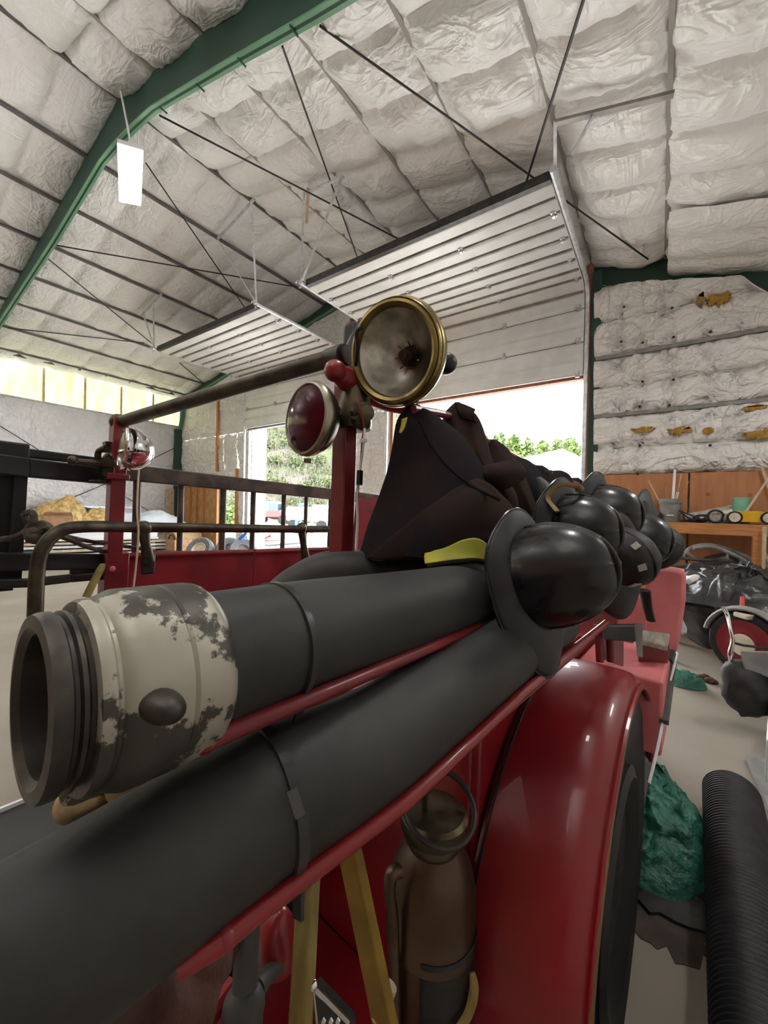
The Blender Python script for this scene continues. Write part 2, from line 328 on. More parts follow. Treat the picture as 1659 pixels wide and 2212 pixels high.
def quilt(bm, o, eu, ev, lu, lv, n, su, sv, amp, step=.06, seed=0, wr=.012, clip=None, bu=.35, warp=None, bv=0., pins=()):
    """padded sheet: su / sv are seam positions along eu / ev, n the side it bulges to"""
    o, eu, ev, n = V(o), V(eu), V(ev), V(n)
    su = sorted(set([0, lu]+[s for s in su if 0 < s < lu])); sv = sorted(set([0, lv]+[s for s in sv if 0 < s < lv]))
    def coords(seams, L):
        out = []
        for a, b in zip(seams, seams[1:]):
            k = max(3, int(round((b-a)/step)))
            out += [a+(b-a)*i/k for i in range(k)]
        return out+[L]
    def prof(seams, x):
        for a, b in zip(seams, seams[1:]):
            if a <= x <= b+1e-9:
                t = (x-a)/(b-a); return (max(0, math.sin(PI*t)))**.5, min(x-a, b-x)
        return 0, 0
    us, vs = coords(su, lu), coords(sv, lv); g = []
    for y in vs:
        row = []; pv, dv = prof(sv, y)
        for x in us:
            pu, du = prof(su, x); h = amp*(bu+(1-bu)*pu)*(bv+(1-bv)*pv)*(.8+.4*nz((x*.7, y*.7, seed)))
            p = o+eu*x+ev*y
            h += wr*(nz(p, 3.1, seed)+.7*nz(p, 7.3, seed+1))*(1 if pv > .05 else .2)
            h += wr*1.6*max(0, 1-dv/.22)*nz((x*9, y*2, seed), 1)*(pv**.3)+wr*1.2*max(0, 1-du/.25)*nz((x*2, y*9, seed+3), 1)*(pu**.3)
            h += wr*.9*(1-abs(nz((x*2.2+1.4*nz((y, x, 1)), y*2.2, seed+8), 1)))**4
            for q, (qx, qy) in enumerate(pins):
                r2 = (x-qx)**2+(y-qy)**2
                if r2 < .16:
                    r = math.sqrt(r2); a = math.atan2(y-qy, x-qx)
                    h += -.08*math.exp(-r2/.004)+.050*math.cos(7*a+q*1.7+2*nz((q, a, 0)))*math.exp(-r/.12)*min(1, r/.03)
            p = p+n*h
            row.append(bm.verts.new(warp(p) if warp else p))
        g.append(row)
    for j in range(len(vs)-1):
        for i in range(len(us)-1):
            f = (g[j][i], g[j][i+1], g[j+1][i+1], g[j+1][i])
            if clip:
                c = sum((v.co for v in f), V())/4
                if not clip(c): continue
            bm.faces.new(f)
    return bm
# ================================================================== THE BUILDING
XL, XR, YF, YB = -13.45, 2.3, 7.0, -9.0
bm = BM(); box(bm, ((XL+XR)/2, (YF+YB)/2, -.05), (XR-XL+.4, YF-YB+.4, .1)); struct('floor', bm, m_floor)
# floor expansion joint
bm = BM(); bar(bm, (-13.3, 3.4, .001), (-1.5, 3.4, .001), .02, .004); struct('floor_joint', bm, m_shadetrim)
# ceilings: two quilted slopes
purl_l = [RX-1.045*i for i in range(8)]; purl_r = [RX+.94*(i) for i in range(1, 9)]
kl = math.sqrt(1+.195**2); kr = math.sqrt(1+.25**2)
bm = BM()
eu = V((-1, 0, -.195))/kl; nl = V((.195, 0, -1))/kl
quilt(bm, (RX, YB, RZ), eu, Y_, (RX-XL)*kl, YF-YB, nl, [1.045*i*kl for i in range(1, 8)], [.62*i for i in range(1, 26)], .12, .052, 1, .016, bu=.04, bv=.12)
struct('ceiling', bm, m_ins, ang=80)
bm = BM()
eu = V((1, 0, -.25))/kr; nr = V((-.25, 0, -1))/kr
quilt(bm, (RX, YB, RZ), eu, Y_, (XR-RX)*kr, YF-YB, nr, [.94*i*kr for i in range(1, 9)], [.62*i for i in range(1, 26)], .17, .05, 5, .03, bu=.10)
struct('ceiling', bm, m_ins, ang=80)
# loose insulation flap that hangs over the end beam
bm = BM()
quilt(bm, (0.02, 5.6, 5.02), V((1, 0, -.25))/kr, V((0, .93, -.06)), 1.15, 1.45, nr, [], [.5, 1.0], .12, .06, 9, .02)
struct('ceiling_flap', bm, m_ins, ang=80)
for x in purl_l:
    bm = BM(); z = roofz(x)-.05; box(bm, (x, (YB+YF)/2, z), (.055, YF-YB, .03)); struct('roof_purlin', bm, m_purl)
m_seam = mat('grey_seam', (.33, .31, .29), .6)
for x in purl_r[:7]:
    bm = BM(); z = roofz(x)-.035; box(bm, (x, (YB+YF)/2, z), (.04, YF-YB, .02)); struct('roof_purlin', bm, m_seam)
# dark sagging eave strip
bm = BM(); tube(bm, [(XL+.35, y, 5.12+.03*math.sin(y*1.7)) for y in [YB+i*.4 for i in range(40)]], .035, 8); struct('eave_strip', bm, m_purl)
# near rigid frame
def frame(yc, bot, fw, topoff=.0):
    top = [V((p.x, yc, roofz(p.x)+topoff)) for p in bot]
    bm = BM()
    for i in range(len(bot)-1):
        prism(bm, [V((bot[i].x, yc-.012, bot[i].z)), V((bot[i+1].x, yc-.012, bot[i+1].z)), V((top[i+1].x, yc-.012, top[i+1].z)), V((top[i].x, yc-.012, top[i].z))], (0, .024, 0))
    web = struct('roof_beam', bm, m_green)
    bm = BM()
    for i in range(len(bot)-1):
        a, b = bot[i], bot[i+1]
        prism(bm, [V((a.x, yc-fw/2, a.z)), V((b.x, yc-fw/2, b.z)), V((b.x, yc+fw/2, b.z)), V((a.x, yc+fw/2, a.z))], (0, 0, .018))
    add('beam_flange', bm, m_greenl, web)
    return web
bp = [onY(x, y, 2.15) for x, y in ((0, 712), (125, 525), (170, 452), (228, 357), (262, 318), (300, 280), (340, 245), (505, 150), (685, 52), (770, 2))]
e0 = bp[0]+(bp[0]-bp[2])*.45; e1 = bp[-1]+(bp[-1]-bp[-4])*1.6
near = frame(2.11, [V((XL+.1, 0, e0.z-.3)), e0]+bp+[e1, V((XR-.1, 0, e1.z-.3))], .085)
for t in (.2, .42, .62, .82):       # seams between the flange plates
    q = bp[5].lerp(bp[-1], t); bm = BM(); box(bm, (q.x, 2.11, q.z-.002), (.012, .087, .012)); add('flange_joint', bm, m_green, near)
# end frame at the door wall
eb = [V((XL+.15, 0, 3.9)), V((XL+.5, 0, 5.0)), onY(440, 838, 6.8), onY(720, 664, 6.8), V((RX, 0, 6.36)), V((-3, 0, 5.6)), V((-1.0, 0, 5.1)), V((0, 0, 4.5)), V((.9, 0, 4.0)), V((1.6, 0, 3.2)), V((2.1, 0, 2.2))]
for p in eb: p.y = 6.8
frame(6.9, eb, .16)
bm = BM(); box(bm, (XL+.12, 6.85, 2.0), (.2, .2, 4.0)); struct('corner_column', bm, m_green)
bm = BM(); box(bm, (XL+.12, 2.11, 2.3), (.3, .1, 4.6)); struct('corner_column', bm, m_green)
# left side wall: silver facing below, fibreglass strip above
ZT = 4.1
bm = BM(); quilt(bm, (XL, YB, 0), Y_, Z_, YF-YB, ZT, X_, [1.5*i for i in range(1, 11)], [1.35, 2.75], .07, .1, 3, .03); struct('wall_left', bm, m_silver, ang=80)
bm = BM(); box(bm, (XL-.06, (YB+YF)/2, 4.62), (.02, YF-YB, 1.1)); fibre = struct('window_1', bm, m_fib)
for i in range(18):
    bm = BM(); box(bm, (XL-.035, YB+.4+i*.92, 4.62), (.03, .05, 1.06)); add('batten', bm, m_wood2, fibre)
bm = BM(); box(bm, (XL+.06, (YB+YF)/2, ZT+.01), (.1, YF-YB, .03)); struct('trim_1', bm, m_galv)
for z in (1.36, 2.76):
    bm = BM(); box(bm, (XL+.03, (YB+YF)/2, z), (.04, YF-YB, .05)); struct('wall_girt', bm, m_galv)
# right and rear walls (beside and behind the camera)
bm = BM(); quilt(bm, (XR, YB, 0), Y_, Z_, YF-YB, 4.7, -X_, [1.5*i for i in range(1, 11)], [1.3, 2.4], .07, .14, 4, .03); struct('wall_right', bm, m_insw, ang=80)
bm = BM(); quilt(bm, (XL, YB, 0), X_, Z_, XR-XL, 6.7, Y_, [1.5*i for i in range(1, 11)], [1.3, 2.6, 3.9, 5.2], .07, .16, 6, .03); struct('wall_back', bm, m_ply, ang=80)
# door wall
DT = 3.63                                     # height of the door openings
LA, LB, RA, RB = -9.53, -5.80, -4.68, -1.02   # jambs of the two doors
wx0, wx1 = onY(484, 1100).x, onY(511, 1100).x
WD = onY(497, 1050).z
under = lambda c: c.z < roofz(c.x)+.02
def wallpiece(x0, x1, z0, z1, su=(), sv=(), seed=0, m=None, amp=.07, y=YF, clip=None, wr=.03, name='wall_far'):
    bm = BM(); quilt(bm, (x0, y, z0), X_, Z_, x1-x0, z1-z0, -Y_, list(su), list(sv), amp, .07, seed, wr, clip); return struct(name, bm, m or m_insw, ang=80)
wallpiece(XL, wx0, 0, DT, (1.2, 1.9, 2.5), (1.4, 2.4), 11)
wallpiece(wx0, wx1, WD, DT, (), (.6,), 12)
wallpiece(wx1, LA, 0, DT, (), (.9, 1.9, 2.7), 13)
wallpiece(LB, RA, 0, DT, (.55,), (1.2, 2.4, 3.1), 14)
wallpiece(XL, XR, DT, 6.7, (1.95, 3.9, 5.5, 7.6, 8.8, 10.6, 12.6), (.7, 1.4, 2.1), 15, clip=under)
wallpiece(RB, XR, 0, DT, (), (), 16)
for px, y0, y1 in ((470, 862, 1018), (511, 1012, 1136)):
    a, b = onY(px, y0, 6.9), onY(px, y1, 6.9); bm = BM(); box(bm, (a+b)/2, (.07, .06, abs(a.z-b.z))); struct('trim_2', bm, m_wood3)
_a, _b = onY(544, 1000, 7.35).x, onY(563, 1000, 7.35).x; bm = BM(); box(bm, ((_a+_b)/2, 7.45, 1.85), (_b-_a, .2, 3.9)); struct('outside_wall', bm, m_white)
# puffy white insulation bays on the wall beside the door, with bulging rows
zs = [onY(1303, y, 6.85).z for y in (1027, 970, 902, 840, 778, 700, 622)]
pins = []
for px, py in ((1348, 663), (1452, 665), (1448, 632), (1342, 738), (1388, 740), (1455, 728), (1534, 717), (1388, 824), (1455, 820), (1382, 878), (1446, 875), (1378, 1024), (1382, 962), (1534, 962), (1450, 768), (1540, 760), (1540, 812), (1340, 785), (1446, 906), (1535, 900), (1330, 965), (1450, 1022), (1535, 1020), (1600, 700), (1600, 800), (1600, 900), (1335, 878), (1535, 866)):
    q = onY(px, py, 6.72); pins.append((q.x+.84, q.z-zs[0]))
zz = list(zs)
def warpc(p):
    t = min(4.98-.28*max(0, p.x+.8), 99 if p.x < .62 else 4.72-1.15*(p.x-.62))
    return V((p.x, p.y-(.02 if p.z > t else 0), min(p.z, t+.02*nz(p, 6))))
bm = BM(); quilt(bm, (-.84, 6.84, zz[0]), X_, V((-.02, 0, 1)), 3.1, zz[-1]-zz[0], -Y_, [.36, .62, .98, 1.5, 2.2], [z-zz[0] for z in zz[1:-1]], .19, .032, 21, .03, None, bu=.72, warp=warpc, pins=pins)
wr_ = struct('wall_insulation', bm, m_insw, ang=80)
for z in (zz[2], zz[4]):
    bm = BM(); box(bm, (.7, 6.76, z), (3.1, .05, .05)); add('batten', bm, m_grey, wr_)
def blotch(px, py, rx, ry, seed):
    c = onY(px, py, 6.66); bm = BM(); n = 34; rx *= 1.15; ry *= 1.5
    pts = [c+X_*(rx*math.cos(2*PI*k/n)*(1+.9*nz((k*.9, seed, 0), 1)))+Z_*(ry*math.sin(2*PI*k/n)*(1+1.2*nz((k*1.1, seed, 4), 1))+rx*.25*nz((k*.3, seed, 9), 1)) for k in range(n)]
    prism(bm, pts, (0, .05, 0)); add('torn_patch', bm, m_foam, wr_)
for a in ((1552, 645, .10, .05, 1), (1390, 928, .11, .025, 2), (1468, 930, .11, .03, 3), (1530, 930, .05, .03, 4), (1640, 938, .12, .035, 5), (1632, 880, .09, .02, 6), (1515, 645, .03, .05, 7)): blotch(*a)
for px, py in ((1348, 663), (1452, 665), (1342, 738), (1388, 740), (1455, 728), (1534, 717), (1388, 824), (1455, 820), (1382, 878), (1446, 875), (1378, 1024), (1382, 962), (1534, 962)):
    bm = BM(); ball(bm, onY(px, py, 6.70), .018, nu=8, nv=6); add('pin_washer', bm, m_iron, wr_)
# plywood below the insulation
pz = onY(1316, 1027, 6.86).z
for x0, x1 in ((-.70, onY(1486, 1060, 6.86).x), (onY(1488, 1060, 6.86).x, XR-.1)):
    bm = BM(); box(bm, ((x0+x1)/2, 6.78, pz/2), (x1-x0-.012, .03, pz)); w = struct('wall_panel', bm, m_ply)
for px, py in ((1530, 1067), (1621, 1068), (1502, 1150), (1555, 1152)):
    c = onY(px, py, 6.76); bm = BM(); lathe(bm, c, -Y_, [(.022, -.005), (.02, .008), (0, .008)], 14); add('knot', bm, m_orange, w)
# jambs: orange board, green post, galvanised track
bm = BM(); box(bm, (-.97, 6.86, 2.72), (.10, .10, 5.45)); struct('trim_3', bm, m_orange)
bm = BM(); box(bm, (-.86, 6.84, 2.6), (.13, .14, 5.2)); struct('door_post', bm, m_green)
bm = BM(); box(bm, (LA+.02, 6.9, 1.8), (.05, .08, 3.6)); struct('trim_4', bm, m_galv)
for x in (RA+.02, LB-.03):
    bm = BM(); box(bm, (x, 6.9, 2.9), (.07, .08, 5.8)); struct('trim_4', bm, m_orange)
for x0, x1 in ((LA, LB), (RA, RB)):
    bm = BM(); box(bm, ((x0+x1)/2, 6.9, DT+.03), (x1-x0, .12, .10)); struct('trim_5', bm, m_orange if x0 == RA else m_shadetrim)
# ------------------------------------------------------------------ overhead doors, rolled up on high tracks
TZ, DY = 5.02, 4.40
def dpath(s):
    """point and inward normal along the open door, from its bottom edge"""
    v = TZ-.3-DT
    if s < v: return V((0, 6.74, DT+s)), V((0, -1, 0))
    s -= v; q = .3*PI/2
    if s < q:
        a = s/.3; return V((0, 6.44+.3*math.cos(a), TZ-.3+.3*math.sin(a))), V((0, -math.cos(a), -math.sin(a)))
    return V((0, 6.44-(s-q), TZ)), V((0, 0, -1))
def garage_door(name, x0, x1):
    d = sempty(name, ((x0+x1)/2, 6.74, DT)); tot = (TZ-.3-DT)+.3*PI/2+(6.44-DY); ns = 7; ls = tot/ns; xm = (x0+x1)/2
    for k in range(ns):
        bm = BM(); m = 14
        hs = [ls*k+.008+(ls-.016)*j/m for j in range(m+1)]
        def fn(u, v):
            s = ls*k+.008+(ls-.016)*v; p, n = dpath(s); t = (v*2) % 1
            h = .012 if .12 < t < .88 else -.006
            return V((x0+(x1-x0)*u, 0, 0))+p+n*h
        grid(bm, fn, 1, 24); add('door_section', bm, m_door, d, solid=.035, ang=20)
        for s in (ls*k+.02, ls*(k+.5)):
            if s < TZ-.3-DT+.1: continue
            p, n = dpath(s); bm = BM(); t = n.cross(X_); box(bm, V((xm, 0, 0))+p+n*.02, (x1-x0-.02, .028, .05), (X_, t, n)); add('rib_shade_strip', bm, m_shadetrim, d)  # dark strips put the shadow lines of the ribs into colour
        for u in ([.02, .35, .66, .98] if k else [.02, .98]):
            p, n = dpath(ls*k+.02); t = n.cross(X_); bm = BM(); c = V((x0+(x1-x0)*u, 0, 0))+p+n*.03
            box(bm, c, (.06, .10, .03), (X_, t, n)); box(bm, c+n*.025, (.03, .05, .035), (X_, t, n)); add('hinge', bm, m_galv, d)
    p, n = dpath(tot); bm = BM(); box(bm, V((xm, p.y, p.z+.02)), (x1-x0, .07, .10)); add('edge_rail', bm, m_iron, d)
    for x in (x0-.04, x1+.04):
        pts = [V((x, 0, 0))+dpath(tot*i/40)[0] for i in range(41)]; pts = [V((x, 6.74, .05))]+pts+[V((x, DY-.12, TZ))]
        bm = BM(); tube(bm, pts, .034, 8); add('track', bm, m_galv, d)
    return d
d1 = garage_door('door_1', LA+.05, LB-.08)
d2 = garage_door('door_2', RA+.02, RB+.0)
def strut_line(d, a, b, r=.014, m=None):
    bm = BM(); bar(bm, a, b, r*2.2, r*1.2); add('hanger', bm, m or m_galv, d)
tl = V((RA-.04, DY-.08, TZ)); tr = V((RB+.05, DY-.05, TZ))
strut_line(d2, tl, onR(657, 415, .2)); strut_line(d2, tl, onR(737, 385, .2)); strut_line(d2, onR(657, 418, .2), onR(742, 382, .2), .018)
strut_line(d2, tr, onR(1199, 262, .26)); strut_line(d2, onR(1199, 266, .26), onR(1456, 203, .2), .024, m_shadetrim); strut_line(d2, onR(1281, 250, .25), onR(1235, 335, .5), .012)
bm = BM(); bar(bm, onR(666, 407, .18), onR(662, 482, .42), .05, .02); add('wood_tag', bm, m_wood2, d2)
tl = V((LA+.01, DY-.08, TZ)); tr = V((LB-.03, DY-.08, TZ))
strut_line(d1, tr, onR(543, 432, .12)); strut_line(d1, tr, onR(470, 516, .14), .01); strut_line(d1, onR(470, 516, .14), onR(549, 430, .12), .018)
strut_line(d1, tl, onR(310, 678, .15)); strut_line(d1, tl, onR(331, 655, .15)); strut_line(d1, onR(305, 682, .15), onR(350, 634, .15), .016)
for d, t in ((d1, tl), (d1, tr), (d2, V((RA-.04, DY-.08, TZ)))):
    bm = BM(); torus(bm, t+V((0, -.05, -.03)), X_, .05, .012, 16, 8, 0, PI*1.4); add('track_hook', bm, m_galv, d)
# steel rod bracing under the roof and on the left wall
def rod(a, b, r=.011):
    bm = BM(); tube(bm, [a, b], r, 6); struct('brace_rod', bm, m_rod)
rod(onR(690, 55, .2), onR(1400, 560, .14)); rod(onR(610, 100, .2), onR(772, 556, .16)); rod(onR(1262, -5, .22), onR(1132, 408, .22), .013)
rod(onR(344, 249, .3), onR(866, 519, .25)); rod(onR(315, 352, .3), onR(531, 668, .3)); rod(onR(122, 530, .25), onR(652, 622, .3))
rod(onR(105, 560, .2), onR(332, 745, .15)); rod(onR(15, 708, .12), onR(312, 741, .12)); rod(onR(388, 784, .1), onR(446, 834, .1))
rod(onX(0, 920, XL+.16), onX(84, 972, XL+.16)); rod(onX(145, 1080, XL+.16), onX(226, 1046, XL+.16)); rod(onX(262, 1068, XL+.16), onX(336, 1112, XL+.16)); rod(onX(328, 992, XL+.16), onX(397, 958, XL+.16))
rod(onX(70, 1115, XL+.16), onX(145, 1080, XL+.16)); rod(onX(225, 1046, XL+.16), onX(262, 1068, XL+.16))
# strand board bay by the walk door
bx0, bx1 = onY(396, 1100, 6.8).x, onY(470, 1100, 6.8).x; bz = onY(430, 1046, 6.8).z
bm = BM(); box(bm, ((bx0+bx1)/2, 6.82, bz/2), (bx1-bx0, .03, bz)); ob = struct('wall_panel', bm, m_osb)
for u in (0, .22, .42, .62, 1):
    bm = BM(); box(bm, (bx0+(bx1-bx0)*u, 6.78, bz/2), (.07, .06, bz)); add('stud', bm, m_wood3, ob)
bm = BM(); box(bm, ((bx0+bx1)/2, 6.77, bz-.03), (bx1-bx0+.07, .07, .07)); add('plate', bm, m_wood3, ob)
bm = BM(); box(bm, (onX(368, 1100, XL).x+.12, onX(368, 1100, XL+.12).y, 1.0), (.05, .30, 2.0)); struct('wall_panel', bm, m_wood2)
# ------------------------------------------------------------------ LED lights
def led(corners, h, label, group=None, m=None, up=False):
    c = sum(corners, V())/4; t = thing('led_ceiling_light', label, 'ceiling light', c, group)
    bm = BM(); prism(bm, corners, (0, 0, -.03)); add('diffuser', bm, m or m_led, t)
    bm = BM(); prism(bm, [c+(p-c)*1.03+Z_*.002 for p in corners], (0, 0, .05)); add('housing', bm, m_white, t)
    if up:
        bm = BM(); prism(bm, [c+(p-c)*.96+Z_*.054 for p in corners], (0, 0, .01)); add('added_uplight', bm, m_up, t)  # glowing top added to brighten the ceiling
    bm = BM(); a = (corners[0]+corners[1])/2; tube(bm, [a+Z_*.05, a+V((0, -.05, .3)), V((a.x-.1, a.y-.1, roofz(a.x-.1)-.03))], .012, 6, 6); add('cord', bm, m_white, t)
led([onZ(x, y, 5.72) for x, y in ((254, 311), (309, 327), (304, 440), (258, 431))], 5.72, 'lit white LED panel hanging at the roof ridge by the green beam')
for i, (x, y) in enumerate(((-5.6, -2.4), (-1.0, -1.2), (-10.2, -2.2))):  # unseen fixtures added to brighten the ceiling and foreground
    z = roofz(x)-1.5
    led([V((x-.35, y-.6, z)), V((x+.35, y-.6, z)), V((x+.35, y+.6, z)), V((x-.35, y+.6, z))], z, 'added unseen LED fill panel behind the fire truck', 'added fill panels behind the truck', m_fill, True)
for x, y, z, lab_ in ((-.5, 1.95, 4.85, 'added unseen LED fill panel over the near right corner of the shed'), (-10.2, .9, 4.9, 'added unseen LED fill panel over the left bay of the shed'), (1.7, 3.7, 4.15, 'added unseen LED fill panel over the junk heap and shelf')):  # more unseen fixtures, added to brighten walls, hoses and floor
    led([V((x-.18, y-.45, z)), V((x+.18, y-.45, z)), V((x+.18, y+.45, z)), V((x-.18, y+.45, z))], z, lab_)
# ------------------------------------------------------------------ sky
w = bpy.data.worlds.new('sky'); S.world = w; w.use_nodes = True; nt = w.node_tree; bg = nt.nodes['Background']
bg.inputs[0].default_value = (.93, .97, 1, 1); bg.inputs[1].default_value = 6.0
# ------------------------------------------------------------------ outside
bm = BM(); box(bm, (-10, 47.2, -.08), (160, 80, .1)); struct('yard_ground', bm, m_yard)
bm = BM()
h0 = [P(px, 1136, 34) for px in (330, 440, 560, 680, 800, 900)]
for p in h0: p.z = 0
hc = catmull(h0, 8); up = V((-.62, .78, 0))
def hfn(u, v):
    i = u*(len(hc)-1); k = min(int(i), len(hc)-2); p = hc[k].lerp(hc[k+1], i-k); q = p+up*(v*17)+Z_*(17*max(v, 0)**.9)
    return q+Z_*(.9*nz(q, .25)+.4*nz(q, .8))
grid(bm, hfn, 60, 30); HILL = struct('hillside', bm, m_hill)
def bush(name, c, r, n, leaf, tw, label, cat, group, hs=1., lm=None, seed=0):
    rnd = random.Random(seed); t = thing(name, label, cat, c, group); bm = BM()
    for _ in range(n):
        a, b = rnd.uniform(0, 2*PI), rnd.random(); rr = r*(rnd.random()**.35)
        p = c+V((rr*math.cos(a)*math.sqrt(1-b*b), rr*math.sin(a)*math.sqrt(1-b*b), (.15+b*.95)*r*hs*(.4+.6*rr/r)))
        d = V((rnd.gauss(0, 1), rnd.gauss(0, 1), rnd.gauss(0, 1))).normalized(); s, u = axes(d); k = leaf*rnd.uniform(.6, 1.3)
        bm.faces.new([bm.verts.new(p+s*(k*x)+u*(k*y)) for x, y in ((-1, -.5), (0, -.8), (1, -.1), (.4, .8), (-.6, .6))])
    add('foliage', bm, lm or m_leaf, t)
    bm = BM()
    for _ in range(tw):
        a, b = rnd.uniform(0, 2*PI), rnd.uniform(.15, .9); e = c+V((r*math.cos(a)*b, r*math.sin(a)*b, r*hs*rnd.uniform(.5, 1.25))); tube(bm, [c+Z_*.0, c.lerp(e, .5)+V((rnd.uniform(-.2, .2), 0, .15))*r, e], [.05*r*.4, .035*r*.4, .012], 5)
    add('branches', bm, m_twig, t)
k = 0
for i_, px in enumerate(range(455, 790, 52)):
    for j_, v in enumerate((.015, .15, .29, .43, .58, .74)):
        k += 1; rr = random.Random(k); u = (px+26*(j_ % 2)+rr.uniform(-5, 5)-330)/570
        c = hfn(min(max(u, 0), 1), v)
        bush('hillside_shrub', c, rr.uniform(.78, .95), 300, .10, 26, 'yellow-green budding shrub on the steep bank seen through the open door', 'shrub', 'shrubs on the bank outside', 1., m_leaf, k)
lb, tb = BM(), BM(); rr = random.Random(5)
for _ in range(15000):
    c = hfn(rr.uniform(.15, 1), rr.uniform(0, .95)**1.2); g = nz(c, .35, 3)
    if g < -.12 and rr.random() < .85: continue
    c += Z_*rr.uniform(0, .9); d = V((rr.gauss(0, 1), rr.gauss(0, 1), rr.gauss(0, 1))).normalized(); s, u = axes(d); q = .10*rr.uniform(.6, 1.4)
    lb.faces.new([lb.verts.new(c+s*(q*x)+u*(q*y)) for x, y in ((-1, -.5), (0, -.8), (1, -.1), (.4, .8), (-.6, .6))])
for _ in range(1500):
    c = hfn(rr.uniform(.15, 1), rr.uniform(0, .95)); e = c+V((rr.uniform(-.7, .7), rr.uniform(-.5, .3), rr.uniform(.6, 1.7))); tube(tb, [c, c.lerp(e, .5)+V((rr.uniform(-.2, .2), 0, .1)), e], [.03, .022, .01], 4)
add('brush_foliage', lb, m_leaf, HILL)
add('brush_twigs', tb, m_twig, HILL)
bush('doorway_shrub', onZ(497, 1145), .9, 420, .12, 8, 'green shrub seen through the narrow doorway in the end wall', 'shrub', None, 1.5, m_leaf2, 99)
for i, (px, py, d, r) in enumerate(((1040, 952, 62, 2.2), (1078, 948, 72, 2.5), (1110, 955, 62, 2.2), (1140, 962, 82, 2.5), (1172, 966, 62, 2.2), (1205, 962, 72, 2.5), (1232, 962, 62, 2.2), (1268, 955, 80, 2.5))):
    p = P(px, py, d); bush('far_tree', V((p.x, p.y, 0)), r, 2200, .40, 60, 'light green tree in the row behind the white building outside', 'tree', 'trees behind the white building', p.z/r, m_leaf2, 200+i)
# white building with a low gable
t = thing('white_shed', 'white low-gabled building seen through the open door behind the helmets', 'building', P(1190, 1140, 42))
a, b, c = P(1085, 1000, 46), P(1215, 972, 42), P(1262, 992, 41)
bm = BM(); dep = V((-.15, 1, 0))*9
prism(bm, [V((a.x, a.y, 0)), V((c.x, c.y, 0)), c, b, a], dep); add('walls', bm, m_white, t)
bm = BM(); q = V((0, 0, .12))
prism(bm, [a-q*2+(a-b)*.04, b+q*.3, b+q*1.2, a+q*.4+(a-b)*.04], dep); prism(bm, [c-q*2+(c-b)*.06, b+q*.3, b+q*1.2, c+q*.4+(c-b)*.06], dep); add('roof', bm, m_bluew, t)
# red and white off-roader
jc = P(583, 1132, 34); jc.z = 0; jx = V((.86, .5, 0)).normalized(); jy = V((-.5, .86, 0)).normalized()
t = thing('off_road_car', 'red off-road car with white hardtop parked on the yard outside', 'car', jc)
def jb(n, x, y, z, sx, sy, sz, m, bv=.04):
    bm = BM(); box(bm, jc+jx*x+jy*y+Z_*z, (sx, sy, sz), (jx, jy, Z_)); return add(n, bm, m, t, bevel=bv)
jb('body', 0, 0, .85, 2.6, 1.6, .55, m_jred); jb('hood', 1.5, 0, .95, .9, 1.3, .42, m_bluew); jb('cab', -.2, 0, 1.4, 2.0, 1.5, .6, m_tint); jb('roof', -.25, 0, 1.78, 2.2, 1.6, .16, m_white)
jb('roof_rack', -.25, 0, 1.9, 1.8, 1.2, .05, m_grey, 0); jb('pillar', .05, -.77, 1.42, .14, .04, .66, m_white, 0); jb('pillar', .85, -.7, 1.42, .1, .04, .66, m_white, 0)
for x in (-.85, 1.35):
    for y in (-.72, .72):
        bm = BM(); lathe(bm, jc+jx*x+jy*y+Z_*.38, jy, [(.2, -.12), (.38, -.1), (.38, .1), (.2, .12)], 20); add('wheel', bm, m_tire, t)
# trailers and loose gear on the yard
def trailer(px0, px1, py0, py1, d, label):
    a, b = P(px0, py1, d), P(px1, py1, d); e = (b-a); e.z = 0; L = e.length; e.normalize(); n = V((-e.y, e.x, 0)); z0, z1 = .55, P(px0, py0, d).z; c = (a+b)/2; c.z = 0
    t = thing('camper_trailer', label, 'trailer', c); bm = BM(); box(bm, c+Z_*(z0+z1)/2+n*1.0, (L, 2, z1-z0), (e, n, Z_)); add('body', bm, m_white, t, bevel=.12)
    bm = BM(); box(bm, c+Z_*(z1-.35)-n*.012, (L*.98, .03, .12), (e, n, Z_)); add('stripe', bm, m_grey, t)
    bm = BM(); box(bm, c+Z_*(z1+.12)+n*.9+e*.2, (L*.35, .8, .26), (e, n, Z_)); add('roof_vent', bm, m_tint, t, bevel=.1)
    bm = BM(); torus(bm, c+e*(L*.28)+Z_*1.1-n*.01, n, .3, .03, 24, 6); add('spare_ring', bm, m_bluew, t)
    for x in (-.2, .2):
        bm = BM(); lathe(bm, c+e*(x*L)+n*.1+Z_*.33, n, [(.15, -.1), (.33, -.09), (.33, .09), (.15, .1)], 18); add('wheel', bm, m_tire, t)
trailer(617, 668, 1094, 1135, 26, 'white camper trailer parked outside beside the red off-road car')
trailer(672, 745, 1090, 1134, 25, 'white camper trailer parked outside farther from the red off-road car')
def yardthing(name, label, cat, mm, f):
    bm = BM(); f(bm); solo(name, bm, mm, label, cat)
yardthing('tow_bar', 'red steel tow bar lying on the bright yard outside', 'tow bar', m_jred, lambda b: (tube(b, [onZ(562, 1168, .1), onZ(583, 1158, .3), onZ(600, 1160, .1)], .05, 6), tube(b, [onZ(562, 1169, .1), onZ(602, 1166, .1)], .05, 6)))
yardthing('blue_hand_pump', 'blue machine standing in front of the white trailer outside', 'machine', m_blue, lambda b: (ball(b, onZ(640, 1150, .5)+Z_*.1, .17), bar(b, onZ(640, 1150, 0), onZ(640, 1150, 0)+Z_*.8, .12, .1), bar(b, onZ(632, 1150, 0), onZ(632, 1150, 0)+V((.5, .2, .7)), .08, .08)))
